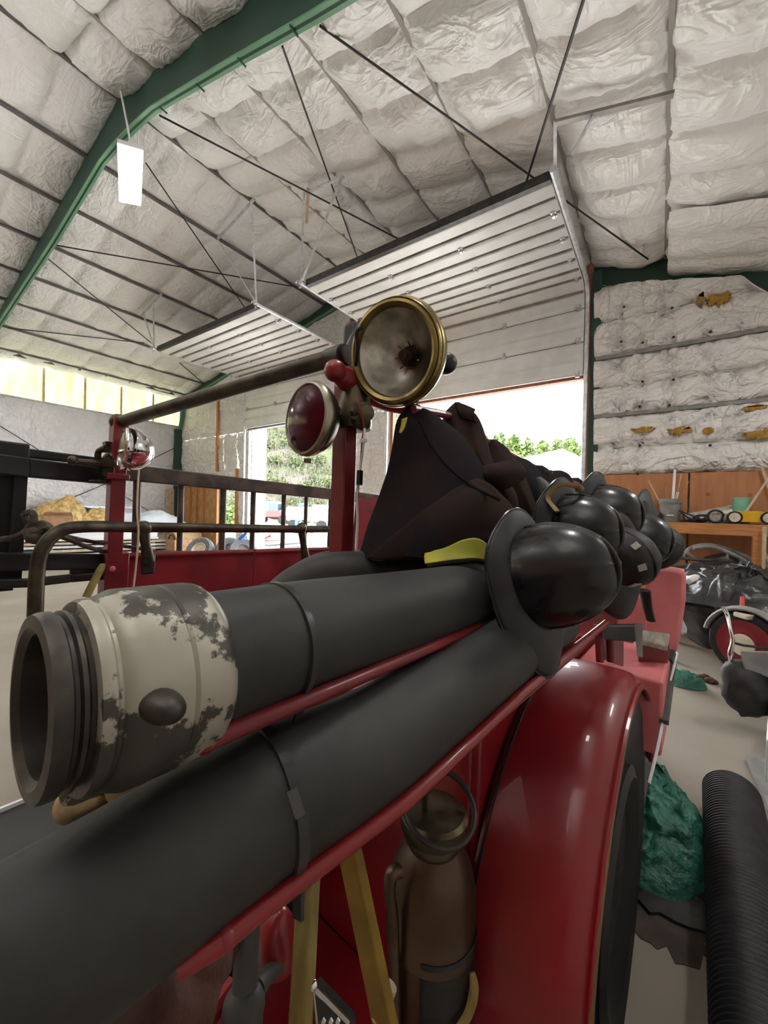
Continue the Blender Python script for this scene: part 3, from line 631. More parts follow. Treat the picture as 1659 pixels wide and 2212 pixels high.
yardthing('trailer_jack', 'grey trailer jack standing in front of the farther white trailer', 'jack', m_grey, lambda b: (bar(b, onZ(673, 1158, 0), onZ(673, 1158, 0)+Z_*1.0, .10, .10), bar(b, onZ(673, 1158, 0)+Z_*.98, onZ(673, 1158, 0)+V((.35, .25, 1.02)), .07, .07), ball(b, onZ(673, 1158, 0)+V((.35, .25, 1.02)), .09)))
yardthing('sawhorse', 'brown wooden sawhorse on the yard outside the open door', 'sawhorse', m_wood3, lambda b: [bar(b, onZ(x0, y0, z0), onZ(x1, y1, z1), .1, .06) for x0, y0, z0, x1, y1, z1 in ((676, 1200, 0, 678, 1200, 1.0), (706, 1200, 0, 700, 1200, 1.0), (674, 1200, 1.0, 712, 1200, 1.0), (694, 1195, 0, 690, 1195, .95), (714, 1198, .2, 694, 1198, .9))])
yardthing('grey_boards', 'grey boards lying on the yard outside the open door', 'boards', m_greyp, lambda b: (bar(b, onZ(560, 1188, .05), onZ(650, 1180, .05), .5, .08), bar(b, onZ(575, 1178, .12), onZ(655, 1172, .12), .3, .06)))
# ================================================================== THE FIRE TRUCK
FT = thing('fire_truck', 'old red fire truck carrying suction hoses, helmets and coats', 'fire truck', T(.3, -1, 0)-Z_*T(.3, -1, 0).z)
def fb(name, c, s, m, bevel=.006, parent=None, ax=None, **k):
    bm = BM(); box(bm, c, s, ax or (TL, TT, TN)); return add(name, bm, m, parent or FT, bevel=bevel, **k)
def ft(name, pts, r, m, seg=14, n=0, parent=None, **k):
    bm = BM(); tube(bm, pts, r, seg, n, **k); return add(name, bm, m, parent or FT)
gz = lambda u, v: T(u, v, 0).z            # height of the truck axis plane above the floor
# body: bed behind the fenders, seen from its rear
bmx = BM(); box(bmx, T(1.55, -1.0, -.63), (2.5, 1.86, .48), (TL, TT, TN)); add('body', bmx, m_red, FT, bevel=.012)
fb('body_side_panel', T(1.55, -.085, -.45), (2.5, .03, .84), m_red)
fb('body_rear_panel', T(.305, -.55, -.50), (.02, .92, .74), m_red)
fb('chassis', T(1.5, -1.0, -.86), (3.2, .8, .16), m_blackp)
fb('rear_step', T(.06, -.45, -.84), (.46, .80, .04), m_red)
# fender: crowned arc round the rear wheel
FC, FR, FW = V((.76, 0, -.625)), .555, (-.06, .166)
bm = BM()
def ffn(a, b):
    v = FW[0]+(FW[1]-FW[0])*b; th = PI*(1.08-a*1.0)        # from the rear foot over the top to the front
    e = (b-.0); r = FR-.030*max(0, (b-.80)/.20)**2+.004*math.sin(b*PI)
    if a <= .08:
        k = (.08-a)/.08; return T(FC.x-r, v, FC.z-.42*k)
    th = PI*(1-(a-.08)/.92*.93); return T(FC.x+r*math.cos(th), v, FC.z+r*math.sin(th))
def ffn2(a, b):
    return ffn(a, b)
grid(bm, ffn2, 64, 14); add('fender', bm, m_red, FT, solid=.008, ang=60)
bm = BM()                                  # rolled outer bead
tube(bm, [ffn(a/60, 1)+TT*.002 for a in range(61)], .008, 8); add('fender_bead', bm, m_red, FT)
bm = BM(); tube(bm, [ffn(a/30, 1)+TT*.006-TL*.004 for a in range(0, 18)], .004, 6); add('fender_welt', bm, m_welt, FT)
bm = BM(); tube(bm, [ffn(.1+a/40*.8, 0)+TT*.01+TN*.004 for a in range(41)], .005, 6); add('fender_seam', bm, m_blackp, FT)
bm = BM(); lathe(bm, T(FC.x, -.03, FC.z), TT, [(.30, 0), (.47, 0), (.49, .03), (.495, .16), (.480, .184), (.40, .190), (.30, .16)], 56)
wh = add('wheel', bm, m_tire, FT); bm = BM(); lathe(bm, T(FC.x, .03, FC.z), TT, [(.30, 0), (.30, .12), (.27, .13), (.12, .06), (.1, .1), (0, .1)], 32); add('wheel_disc', bm, m_blackp, wh)
# inner wheel well and running board box ahead of the wheel
bm = BM()
def lfn(a, b):
    th = PI*(1-a*.93); return T(FC.x+(FR-.045)*math.cos(th), FW[0]+.005+(FW[1]-FW[0]-.03)*b, FC.z+(FR-.045)*math.sin(th))
grid(bm, lfn, 48, 3); add('wheel_well_liner', bm, m_blackp, FT, solid=.003)
fb('running_board_box', T(1.31, .075, -.275), (.44, .27, .25), m_redp, .01)
fb('running_board', T(1.6, -.02, -.82), (1.3, .30, .04), m_greyp)
bm = BM(); tube(bm, [P(1462, 1410, 1.62), P(1441, 1510, 1.40), P(1420, 1615, 1.23), P(1401, 1692, 1.16)], .005, 6, 4); add('running_board_edge', bm, m_white, FT)
# compartment behind the seat: dark recess, grey wooden cap, blade and bracket
bm = BM(); prism(bm, [P(1372, 1366, 1.5), P(1446, 1394, 1.5), P(1441, 1440, 1.5), P(1380, 1432, 1.5)], TL*.03); add('recess_panel', bm, m_redm, FT)
bm = BM(); prism(bm, [P(1380, 1359, 1.52), P(1447, 1368, 1.52), P(1442, 1396, 1.46), P(1374, 1380, 1.46)], TN*-.02); add('wooden_cap', bm, m_wood, FT, bevel=.004)
bm = BM(); prism(bm, [P(1300, 1352, 1.25), P(1375, 1352, 1.3), P(1378, 1388, 1.3), P(1306, 1383, 1.25)], TL*.04); add('hook_bracket', bm, m_helm2, FT, bevel=.004)
bm = BM(); prism(bm, [P(1370, 1345, 1.28), P(1380, 1347, 1.28), P(1380, 1420, 1.26), P(1376, 1418, 1.26)], TT*.01+TL*.004); add('blade', bm, m_grey, FT)
for x in (1292, 1316): ft('corner_post', [P(x, 1350, 1.32), P(x+4, 1430, 1.3)], .012, m_redm)
bm = BM(); prism(bm, [P(1290, 1365, 1.33), P(1345, 1370, 1.38), P(1345, 1440, 1.35), P(1290, 1420, 1.3)], TL*.02); add('side_panel', bm, m_redm, FT)
# red seat back / cowl panel, lightened in colour as if lit
bm = BM(); c0 = [P(1380, 1405, 1.9), P(1372, 1300, 1.9), P(1408, 1240, 1.9), P(1420, 1227, 1.9), P(1445, 1226, 1.9), P(1468, 1230, 1.9), P(1481, 1238, 1.9), P(1480, 1300, 1.9), P(1470, 1370, 1.9), P(1462, 1412, 1.9)]
prism(bm, c0, TL*.10); add('seat_end_panel', bm, m_redp, FT, bevel=.02)
bm = BM(); prism(bm, [P(1335, 1300, 1.85), P(1395, 1285, 1.85), P(1395, 1370, 1.85), P(1330, 1370, 1.85)], TL*.05); wob(bm, .01, 30, 3); add('seat_side', bm, m_redp, FT, bevel=.01)
bm = BM(); bar(bm, P(1443, 1405, 1.58), P(1437, 1425, 1.56), .05, .03); bar(bm, P(1454, 1425, 1.6), P(1434, 1560, 1.3), .026, .015); add('step_support', bm, m_greyp, FT)
# tail posts, grab bar across them
def post(name, a, b, w, m):
    bm = BM(); bar(bm, a, b, w, w*.9, TL); return add(name, bm, m, FT, bevel=.004)
pr = post('tail_post', P(749, 800, 1.15), P(735, 1262, 1.15), .054, m_redm)
pl = post('tail_post', P(258, 903, 1.9), P(243, 1215, 1.9), .070, m_redm)
fb('post_pocket', P(245, 1245, 1.92), (.10, .105, .24), m_redm)
fb('post_foot', P(245, 1245, 1.92)-TN*.30, (.08, .08, .42), m_redm)
bm = BM(); ball(bm, P(243, 1229, 1.86), .014, nu=8, nv=6); add('bolt_head', bm, m_redp, FT)
fb('post_collar', P(250, 1030, 1.89), (.095, .09, .03), m_redm); bm = BM(); box(bm, P(238, 967, 1.89), (.05, .05, .05), (TL, TT, TN)); add('post_clip', bm, m_patina, FT)
bm = BM(); tube(bm, [P(252, 913, 1.9), P(268, 909, 1.88), P(742, 768, 1.15), P(752, 766, 1.14)], [.030, .028, .026, .026], 18); add('grab_bar', bm, m_patina, FT)
bm = BM(); ball(bm, P(256, 912, 1.9), .04, nu=16, nv=10); add('bar_elbow', bm, m_patina, FT)
bm = BM(); tube(bm, [P(712, 777, 1.19), P(745, 767, 1.14)], .032, 18); add('bar_socket', bm, m_iron, FT)
# double hook on the tail post
ft('rope_hook', [P(238, 985, 1.86), P(222, 996, 1.84), P(212, 990, 1.82), P(213, 976, 1.81), P(222, 970, 1.8), P(229, 969, 1.8)], [.022, .016, .014, .013, .014, .017], m_patina, 10, 5)
ft('rope_hook', [P(240, 1003, 1.86), P(200, 1000, 1.78), P(170, 997, 1.74), P(156, 995, 1.72)], [.026, .017, .014, .020], m_patina, 10, 5)
bm = BM(); ball(bm, P(157, 995, 1.72), .021, nu=12, nv=8); add('hook_tip', bm, m_patina, FT)
bm = BM(); box(bm, P(230, 1010, 1.86), (.05, .07, .09), (TL, TT, TN)); bar(bm, P(190, 1040, 1.84), P(235, 1040, 1.88), .03, .016); add('hook_bracket', bm, m_patina, FT, bevel=.006)
# left side panel of the bed, curved top lip, stanchions and long grab rail
def zl(x, l0=-1.305, z0=1.9, ca=.82):
    la = (x-CX)/FPX; return z0+(-(l0)+la*z0)/(ca-la)
bm = BM(); pa, pb = P(226, 1204, 1.93), P(722, 1187, zl(722)*.97); prism(bm, [pa, pb, pb-TN*.62, pa-TN*.62], TT*-.03); add('bed_side', bm, m_redm, FT)
bm = BM(); tube(bm, [pa+TN*.004, pb+TN*.004], .016, 10); add('bed_side_lip', bm, m_redm, FT)
bm = BM(); box(bm, P(548, 1240, zl(548)*.95), (.006, .01, .3), (TL, TT, TN)); add('panel_seam', bm, m_redm, FT)
bm = BM(); prism(bm, [P(770, 1074, 3.1), P(838, 1076, 3.3), P(815, 1215, 3.2), P(768, 1215, 3.1)], TL*.05); add('forward_bulkhead', bm, m_redm, FT)
ft('side_rail', [P(76, 1330, 1.44), P(80, 1240, 1.45), P(90, 1190, 1.46), P(122, 1152, 1.5), P(175, 1138, 1.58), P(310, 1139, 1.86), P(480, 1141, 2.15), P(650, 1143, 2.56), P(740, 1143, 2.9)], .0245, m_patina, 16, 6)
for x, d in ((310, 1.86), (651, 2.56)):
    bm = BM(); ball(bm, P(x, 1141, d), .036, nu=18, nv=12); add('stanchion_ball', bm, m_patina, FT)
    ft('stanchion', [P(x+1, 1150, d), P(x+5, 1178, d*1.005), P(x+10, 1212, d*1.015)], [.025, .021, .030], m_patina, 12)
    bm = BM(); q = P(x+10, 1218, d*1.02); box(bm, q, (.062, .022, .10), (TL, TT, TN)); add('stanchion_foot', bm, m_iron, FT, bevel=.01)
# cross ball mount of the big spotlight
ft('lamp_arm', [P(725, 803, 1.09), P(748, 820, 1.12), P(785, 842, 1.19), P(840, 868, 1.23), P(893, 884, 1.22)], [.026, .033, .036, .030, .020], m_red, 18, 6)
bm = BM(); ball(bm, P(724, 802, 1.08), .031, nu=24, nv=16); add('arm_ball', bm, m_red, FT)
bm = BM(); lathe(bm, P(764, 928, 1.15), P(766, 845, 1.15)-P(764, 928, 1.15), [(.050, 0), (.052, .01), (.050, .06), (.045, .10), (.038, .125)], 24); add('post_sleeve', bm, m_bronze, FT)
bm = BM(); lathe(bm, P(772, 890, 1.13), P(797, 893, 1.05)-P(772, 890, 1.13), [(.03, 0), (.03, .05), (.022, .055), (.022, .075), (0, .08)], 18); add('clamp_knob', bm, m_bronze, FT)
bm = BM(); lathe(bm, P(770, 905, 1.12), P(790, 916, 1.05)-P(770, 905, 1.12), [(.022, 0), (.022, .06), (0, .065)], 16); add('clamp_knob', bm, m_bronze, FT)
bm = BM(); box(bm, P(764, 742, 1.22), (.05, .055, .12), (TL, TT, TN)); add('lamp_bracket', bm, m_iron, FT, bevel=.012)
bm = BM(); tube(bm, [P(752, 772, 1.18), P(772, 742, 1.2), P(786, 700, 1.2)], [.02, .03, .022], 12, 4); add('lamp_bracket', bm, m_iron, FT)
# -------- lamps bolted to the posts
def ncam(x, y, z): return (CR*x+CU*y-CF*z).normalized()     # x right, y up, z towards the camera side
def lamp(name, c, n, r, prof, hm, bez, bm_, lens, lm, label=None):
    """prof: housing behind the rim (radius, depth) as multiples of r; bez: rim profile; lens: front profile"""
    b = BM(); lathe(b, c, -n, [(a*r, h*r) for a, h in prof], 48, cap0=False); h = add(name, b, hm, FT, label=label)
    b = BM(); lathe(b, c, n, [(a*r, g*r) for a, g in bez], 56, False, False); add('rim', b, bm_, h)
    b = BM(); lathe(b, c, n, [(a*r, g*r) for a, g in lens], 48, False, False); add('lens', b, lm, h); return h
c = P(853, 763, 1.05); n = ncam(-.50, -.22, .82); r = .1385
h = lamp('spotlight', c, n, r, [(.98, -.06), (1.0, .10), (.97, .26), (.80, .52), (.55, .72), (.30, .82), (0, .84)], m_bronze,
     [(.80, .02), (.82, .10), (.88, .15), (.93, .13), (.94, .08), (.965, .09), (.985, .04), (.985, 0), (1.005, -.01), (1.02, -.07), (1.0, -.13)], m_brass,
     [(.81, .03), (.6, .055), (.35, .07), (0, .075)], m_glass, label='big brass-rimmed clear spotlight')
b = BM(); lathe(b, c, n, [(.82*r, 0), (.70*r, -.22*r), (.5*r, -.44*r), (.25*r, -.58*r), (.0, -.62*r)], 40, False, False); add('reflector', b, m_refl, h)
b = BM(); q = c-n*(.56*r); lathe(b, q, n, [(.12*r, 0), (.13*r, .22*r), (.10*r, .30*r), (0, .31*r)], 20); add('bulb_holder', b, m_iron, h)
s_, u_ = axes(n)
for k in range(7):          # clips round the bulb
    a = 2*PI*k/7; e = s_*math.cos(a)+u_*math.sin(a); b = BM(); tube(b, [c-n*(.52*r)+e*(.20*r), c-n*(.42*r)+e*(.28*r)], .0028, 6); add('reflector_clip', b, m_nickel, h)
b = BM(); ball(b, P(964, 786, 1.16), .032, nu=16, nv=10); add('hinge_knob', b, m_iron, h)
b = BM(); lathe(b, c+u_*.0-n*(.5*r), -n, [(.2*r, 0), (.2*r, .45*r), (.14*r, .5*r), (0, .5*r)], 20); add('cable_boss', b, m_iron, h)
b = BM(); tube(b, [P(768, 790, 1.1), P(772, 745, 1.07), P(770, 718, 1.05), P(782, 706, 1.04)], .006, 8, 6); add('cable', b, m_iron, h)
c = P(666, 905, 1.05); n = ncam(-.70, .04, .70); r = .099
h = lamp('red_lamp', c, n, r, [(.97, -.05), (1.0, .1), (.97, .2), (.84, .42), (.55, .62), (.25, .70), (0, .7)], m_bronze,
     [(.88, .06), (.92, .14), (.97, .12), (1.0, .06), (1.02, -.02), (.99, -.10)], m_nickel,
     [(.93, .08), (.80, .17), (.55, .25), (.28, .285), (0, .295)], m_redlens, label='red-lensed warning lamp')
b = BM(); tube(b, [c+V((0, 0, -.106)), c+V((0, 0, -.118))], .010, 10); add('rim_screw', b, m_bronze, h)
b = BM(); tube(b, [c-n*.06, P(745, 885, 1.14)], .018, 10); add('lamp_stem', b, m_bronze, h)
c = P(268, 969, 1.80); n = ncam(-.74, .12, .66); r = .098
h = lamp('small_headlamp', c, n, r, [(.97, -.05), (1.0, .08), (.98, .35), (.85, .75), (.58, 1.08), (.25, 1.22), (0, 1.25)], m_chrome,
     [(.90, .05), (.95, .11), (1.0, .07), (1.03, 0), (.99, -.10)], m_chrome,
     [(.93, .07), (.7, .14), (.4, .18), (0, .2)], m_glass, label='small chrome headlamp')
b = BM(); lathe(b, c, n, [(.9*r, .02*r), (.7*r, -.3*r), (.4*r, -.6*r), (0, -.7*r)], 32, False, False); add('reflector', b, m_refl, h)
b = BM(); tube(b, [c-n*.05, P(250, 985, 1.89)], .014, 10); add('lamp_stem', b, m_chrome, h)
ft('lamp_wire', [P(300, 1015, 1.78), P(297, 1060, 1.78), P(296, 1110, 1.78), P(299, 1150, 1.78), P(295, 1210, 1.78), P(286, 1290, 1.78)], .0045, m_wood2, 8, 5)
ft('lamp_wire', [P(770, 855, 1.06), P(777, 880, 1.05), P(786, 925, 1.06), P(783, 950, 1.07), P(781, 985, 1.08), P(777, 1022, 1.09), P(773, 1060, 1.10), P(767, 1130, 1.11), P(763, 1200, 1.11)], .0035, m_redm, 8, 4)
ft('lamp_wire', [P(788, 925, 1.05), P(784, 975, 1.06), P(778, 1010, 1.08), P(771, 1070, 1.1), P(772, 1130, 1.1), P(769, 1205, 1.1)], .0035, m_white, 8, 4)
bm = BM(); box(bm, P(785, 952, 1.05), (.012, .016, .010), (TL, TT, TN)); add('wire_clip', bm, m_white, FT)
bm = BM(); box(bm, P(777, 1032, 1.08), (.012, .012, .04), (TL, TT, TN)); add('wire_clip', bm, m_blackp, FT)
ft('pull_strap', [P(222, 1218, 1.8), P(216, 1232, 1.78), P(202, 1258, 1.75), P(186, 1290, 1.72)], [.012, .018, .018, .018], m_yel2, 8, 5, flat=.35)
# long pipes that carry the hoses
ft('hose_rail', [P(405, 1618, .352), P(440, 1602, .35), P(463, 1594, .354), P(700, 1496, .455), P(900, 1412, .61), P(1100, 1327, .93), P(1130, 1315, 1.03)], [.0088]*7, m_redm, 16)
bm = BM(); ball(bm, P(441, 1602, .349), .0108, nu=14, nv=10); add('rail_cap', bm, m_redm, FT)
ft('tray_rail', [P(384, 2094, .315), P(475, 2036, .33), P(565, 1963, .355), P(662, 1891, .383), P(872, 1736, .47), P(955, 1660, .53), P(1109, 1514, .70), P(1246, 1397, .96), P(1310, 1345, 1.2)], [.0085, .0092, .0092, .0092, .0092, .0092, .0092, .0092, .0092], m_red, 16)
bm = BM(); ball(bm, P(488, 2026, .333), .0100, nu=14, nv=10); add('rail_cap', bm, m_redm, FT)
bm = BM(); prism(bm, [P(1000, 1602, .62), P(1262, 1376, 1.02), P(1262, 1402, 1.02), P(1000, 1630, .62)], TT*-.012); add('tray_flange', bm, m_redm, FT)
# dark tailboard sheet under the hoses, with a bright edge
q0, q1 = onZ(-120, 1805, .78), onZ(93, 1718, .78); e = (q1-q0).normalized(); s2 = e.cross(Z_)
q2 = q1+e*.62; bm = BM(); prism(bm, [q0, q2, q2+s2*.55, q0+s2*.55], (0, 0, -.012)); add('tailboard', bm, m_board, FT)
bm = BM(); bar(bm, q0-s2*.004, q2-s2*.004, .008, .018); add('tailboard_edge', bm, m_white, FT)
# ================================================================== HOSES
# upper hard suction hose with its threaded coupling
A_, B_ = P(430, 1433, .401), P(1080, 1269, 1.034); dH = (B_-A_).normalized()
HB = A_.copy(); pts = [HB, A_+dH*.15+TN*.002, A_+dH*.35, B_, B_+dH*.6]
UH = thing('suction_hose', 'upper black suction hose with peeling cream-painted coupling on its open end', 'hose', HB)
bm = BM(); tube(bm, pts, .0705, 40, 8); add('hose_tube', bm, m_hose, UH)
CL = .131; o = HB-dH*CL
bm = BM(); lathe(bm, o, dH, [(.0, .125), (.053, .120), (.053, .004), (.058, -.001), (.0675, .0), (.0690, .004), (.0690, .0105), (.0655, .0125), (.0655, .015), (.0688, .0165), (.0688, .0195), (.066, .0215), (.066, .026)], 64, False, True); th = add('coupling_thread', bm, m_thread, UH)
bm = BM(); lathe(bm, o, dH, [(.062, .0245), (.0745, .0255), (.0765, .029), (.0765, .034), (.0735, .0365), (.0735, .039), (.0785, .043), (.0825, .052), (.0828, .086), (.0808, .088), (.0828, .0905), (.0828, .114), (.0815, .121), (.077, .127), (.0705, .130)], 72, False, True); cp = add('coupling', bm, m_coup, UH, label='cream paint peeling to dark metal')
_s, _u = axes(dH); best = None
for k in range(72):
    e_ = _s*math.cos(2*PI*k/72)+_u*math.sin(2*PI*k/72)
    for h_ in (.060, .066, .072, .078):
        q_ = o+dH*h_+e_*.0825; w_ = pj(q_)
        if (CO-q_).dot(e_) > 0:
            m_ = (w_.x-308)**2+(w_.y-1532)**2
            if best is None or m_ < best[0]: best = (m_, e_, h_)
rad = best[1]; ax_ = o+dH*best[2]; cc = ax_+rad*.082
bm = BM(); s3 = dH.cross(rad).normalized()
for k in range(1): ball(bm, cc, (.0150, .0125, .026), (dH*.9+s3*.35).normalized(), (s3*.9-dH*.35).normalized(), rad, 20, 14)
add('coupling_lug', bm, m_thread, cp)
for a in (PI,):
    e = rad*math.cos(a)+s3*math.sin(a); bm = BM(); ball(bm, ax_+e*.080, (.015, .012, .017), dH, s3, e, 14, 10); add('coupling_lug', bm, m_thread, cp)
bm = BM(); lathe(bm, o+dH*.031-Z_*.074, -Z_, [(.012, 0), (.012, .010), (0, .012)], 12); add('drip_plug', bm, m_coup, cp)
def strap(name, hose, c, d, R, w, m, a0=0, a1=2*PI, th=.0038):
    s, u = axes(d); bm = BM(); n = 48
    rings = []
    for i in range(n+1):
        a = a0+(a1-a0)*i/n; e = s*math.cos(a)+u*math.sin(a)
        rings.append([bm.verts.new(c+e*rr+d*ww) for rr, ww in ((R, -w/2), (R+th, -w/2+.001), (R+th, w/2-.001), (R, w/2))])
    for a, b in zip(rings, rings[1:]):
        for k in range(4): bm.faces.new((a[k], a[(k+1) % 4], b[(k+1) % 4], b[k]))
    return add(name, bm, m, hose)
sc_ = A_+dH*.092; strap('strap', UH, sc_, dH, .0706, .0105, m_band)
bm = BM(); bar(bm, sc_+TT*.058-TN*.042, sc_+TT*.040-TN*.098, .011, .003, TT); add('strap_tail', bm, m_band, UH)
# lower hard suction hose, longer, running out of the picture
LH = thing('suction_hose', 'lower black suction hose, cut end close to the camera, lying along the red tray rail', 'hose', P(547, 1760, .409))
lp = [P(-25, 2122, .282), P(201, 1971, .3205), P(404, 1835, .367), P(547, 1743.5, .409), P(627.8, 1699.7, .437), P(775.7, 1621.4, .506), P(898, 1539.5, .594), P(1078, 1414.8, .803), P(1190, 1338, 1.026)]
bm = BM(); tube(bm, lp, .0695, 40, 8); add('hose_tube', bm, m_hose, LH)
ed = (lp[1]-lp[0]).normalized(); bm = BM(); lathe(bm, lp[0]-ed*.004, ed, [(.055, 0), (.0715, 0), (.0715, .006), (.0697, .008)], 40, True, False); add('frayed_end', bm, m_tape, LH)
c2 = P(584, 1723, .422); d2_ = (lp[4]-lp[3]).normalized(); strap('strap', LH, c2, d2_, .0702, .013, m_band)
s_, u_ = axes(d2_); bm = BM(); bar(bm, P(646, 1862, .385), P(644, 1985, .37), .013, .004, TL); add('strap_tail', bm, m_band, LH)
bm = BM(); q = P(640, 1735, .352); box(bm, q, (.010, .026, .003), (d2_, (P(640, 1720, .3)-P(618, 1650, .3)).normalized(), (CO-q).normalized())); add('strap_buckle', bm, m_greyp, LH)
# third hose bent over inside the bed
bm = BM(); tube(bm, [P(575, 1330, 1.0), P(612, 1286, 1.0), P(650, 1258, 1.0), P(705, 1236, 1.0), P(770, 1231, 1.0), P(850, 1233, 1.04), P(950, 1236, 1.1), P(1060, 1240, 1.2)], [.048]*8, 24, 6)
solo('rubber_hose', bm, m_hgrey, 'grey-black bent hose lying behind the upper suction hose at the red post', 'hose')
bm = BM(); tube(bm, [P(560, 1330, 1.12), P(600, 1280, 1.12), P(640, 1248, 1.13), P(690, 1222, 1.15), P(745, 1212, 1.18), P(860, 1214, 1.25)], [.036]*6, 20, 6)
solo('rubber_hose', bm, m_hgrey, 'lighter grey hose behind the bent hose, farther from the coupling', 'hose')
# folded tan canvas hose between the two suction hoses
CH = thing('canvas_hose', 'folded flat tan canvas hose tucked between the two suction hoses', 'hose', P(300, 1700, .42))
bm = BM(); tube(bm, [P(330, 1690, .46), P(260, 1706, .43), P(190, 1738, .40), P(152, 1756, .385), P(140, 1745, .385), P(150, 1722, .39), P(180, 1705, .40), P(240, 1690, .42)], [.013, .012, .0115, .0125, .0125, .012, .011, .010], 14, 6, flat=.75); add('fold', bm, m_canvas, CH)
bm = BM(); tube(bm, [P(262, 1705, .40), P(300, 1686, .42), P(360, 1652, .45), P(430, 1632, .48), P(470, 1640, .5)], [.022, .026, .028, .026, .022], 16, 6, flat=.8); add('flat_roll', bm, m_canvas, CH)
# ================================================================== HELMETS
def helmet(c, crown, front, s, label, m=m_helm, mb=m_helm2, tail=.14, ridges=4, group='fire helmets hung along the truck side', strap_=False, tape=None, bw=.045, hk=1.):
    z = crown.normalized(); x = (front-z*front.dot(z)).normalized(); y = z.cross(x)
    w = lambda p: c+(x*p[0]+y*p[1]+z*p[2])*s
    t = thing('fire_helmet', label, 'helmet', c, group)
    bm = BM(); A, B, H = .128, .106, .150*hk
    def dome(u, v):
        a = 2*PI*u; th = v*PI/2; rr = math.cos(th)**.82; hh = math.sin(th)
        k = 1+.022*max(0, math.cos(ridges*a))**10*min(1, v*5)
        return w((A*rr*math.cos(a)*k, B*rr*math.sin(a)*k, H*hh*(1+.012*max(0, math.cos(ridges*a))**10)))
    grid(bm, dome, 64, 18, True); add('shell', bm, m, t, ang=60)
    bm = BM()
    def brim(u, v):
        a = 2*PI*u; f = max(0, math.cos(a)); bk = max(0, -math.cos(a))
        e = (bw+.022*f**3+tail*bk**2.2)*v; dz = -.035*v*v*abs(math.sin(a))**2-(.26*tail*bk**2+.012)*v*v
        k = 1+.015*math.cos(6*a)*v
        return w(((A-.006+e)*math.cos(a)*k, (B-.006+e*(1-.45*bk**2))*math.sin(a)*k, dz))
    grid(bm, brim, 64, 8, True); add('brim', bm, mb, t, solid=.005*s, ang=60)
    bm = BM(); tube(bm, [brim(i/64, 1) for i in range(65)], .0042*s, 8); add('brim_bead', bm, m, t)
    bm = BM(); tube(bm, [w((A*1.01*math.cos(a), 0, H*1.015*math.sin(a))) for a in [PI*i/30 for i in range(31)]], .006*s, 8); add('crown_comb', bm, m, t)
    if strap_:
        bm = BM(); tube(bm, [w((A*.55, B*1.0, .03)), w((A*.95, B*.9, -.01)), w((A*1.25, B*.75, .03)), w((A*1.2, B*.3, .06)), w((A*1.1, B*-.1, .05))], .011*s, 8, 5, flat=.4); add('chin_strap', bm, m_canvas, t)
    for p, q in tape or ():
        bm = BM(); a, b = w(p), w(q); nn = (a-w((0, 0, .02))).normalized(); bar(bm, a+nn*.004, b+nn*.004, .03*s, .004, nn); add('reflective_tape', bm, m_tape, t)
    return t
up = TN
helmet(P(1160, 1245, .82), TT*.91-TL*.26+TN*.28, TN-TT*.20, .80, 'large shiny black fire helmet nearest the suction hose end, long brim hanging down', tail=.085, bw=.040, hk=1.35)
helmet(P(1228, 1148, 1.12), TT*.93-TL*.30+TN*.06, TN-TT*.15, .80, 'black fire helmet with a tan chin strap hung above the large shiny helmet', strap_=True, tail=.10, hk=1.2)
helmet(P(1300, 1113, 1.45), TT*.93-TL*.30+TN*.05, TN-TT*.15, .84, 'black fire helmet hung highest, in front of the plywood wall', tail=.10, hk=1.1)
helmet(P(1342, 1200, 1.30), TT*.80-TL*.52-TN*.12, TN*.75-TT*.6, .78, 'matt black fire helmet with square grey tape patches, pointed brim hanging lowest', m_helm3, m_helm3, .16, hk=1.0, tape=(((.09, .03, .10), (.075, .03, .118)), ((.02, .05, .135), (-.005, .05, .137)), ((-.07, .055, .105), (-.10, .05, .06))))
helmet(P(1378, 1165, 1.62), TT*.9-TL*.35-TN*.1, TN*.8+TT*.3, .84, 'black fire helmet half hidden under the highest helmet, above the light red seat panel', m_helm, m_helm3, .10)
helmet(P(1408, 1182, 1.9), TT*.9-TL*.3+TN*.1, -TN*.5-TT*.6, .86, 'farthest black fire helmet with a pointed brim and pale tape, last along the truck side', m_helm3, m_helm3, .20, tape=(((.05, -.02, .13), (.02, .04, .14)),))
# boot-like dark strap that hangs under the taped helmet
bm = BM(); tube(bm, [P(1392, 1275, 1.5), P(1398, 1310, 1.5), P(1406, 1340, 1.5)], [.032, .026, .024], 12, 4, flat=.5); solo('leather_strap', bm, m_helm3, 'thick dark strap hanging in front of the light red seat panel', 'strap')
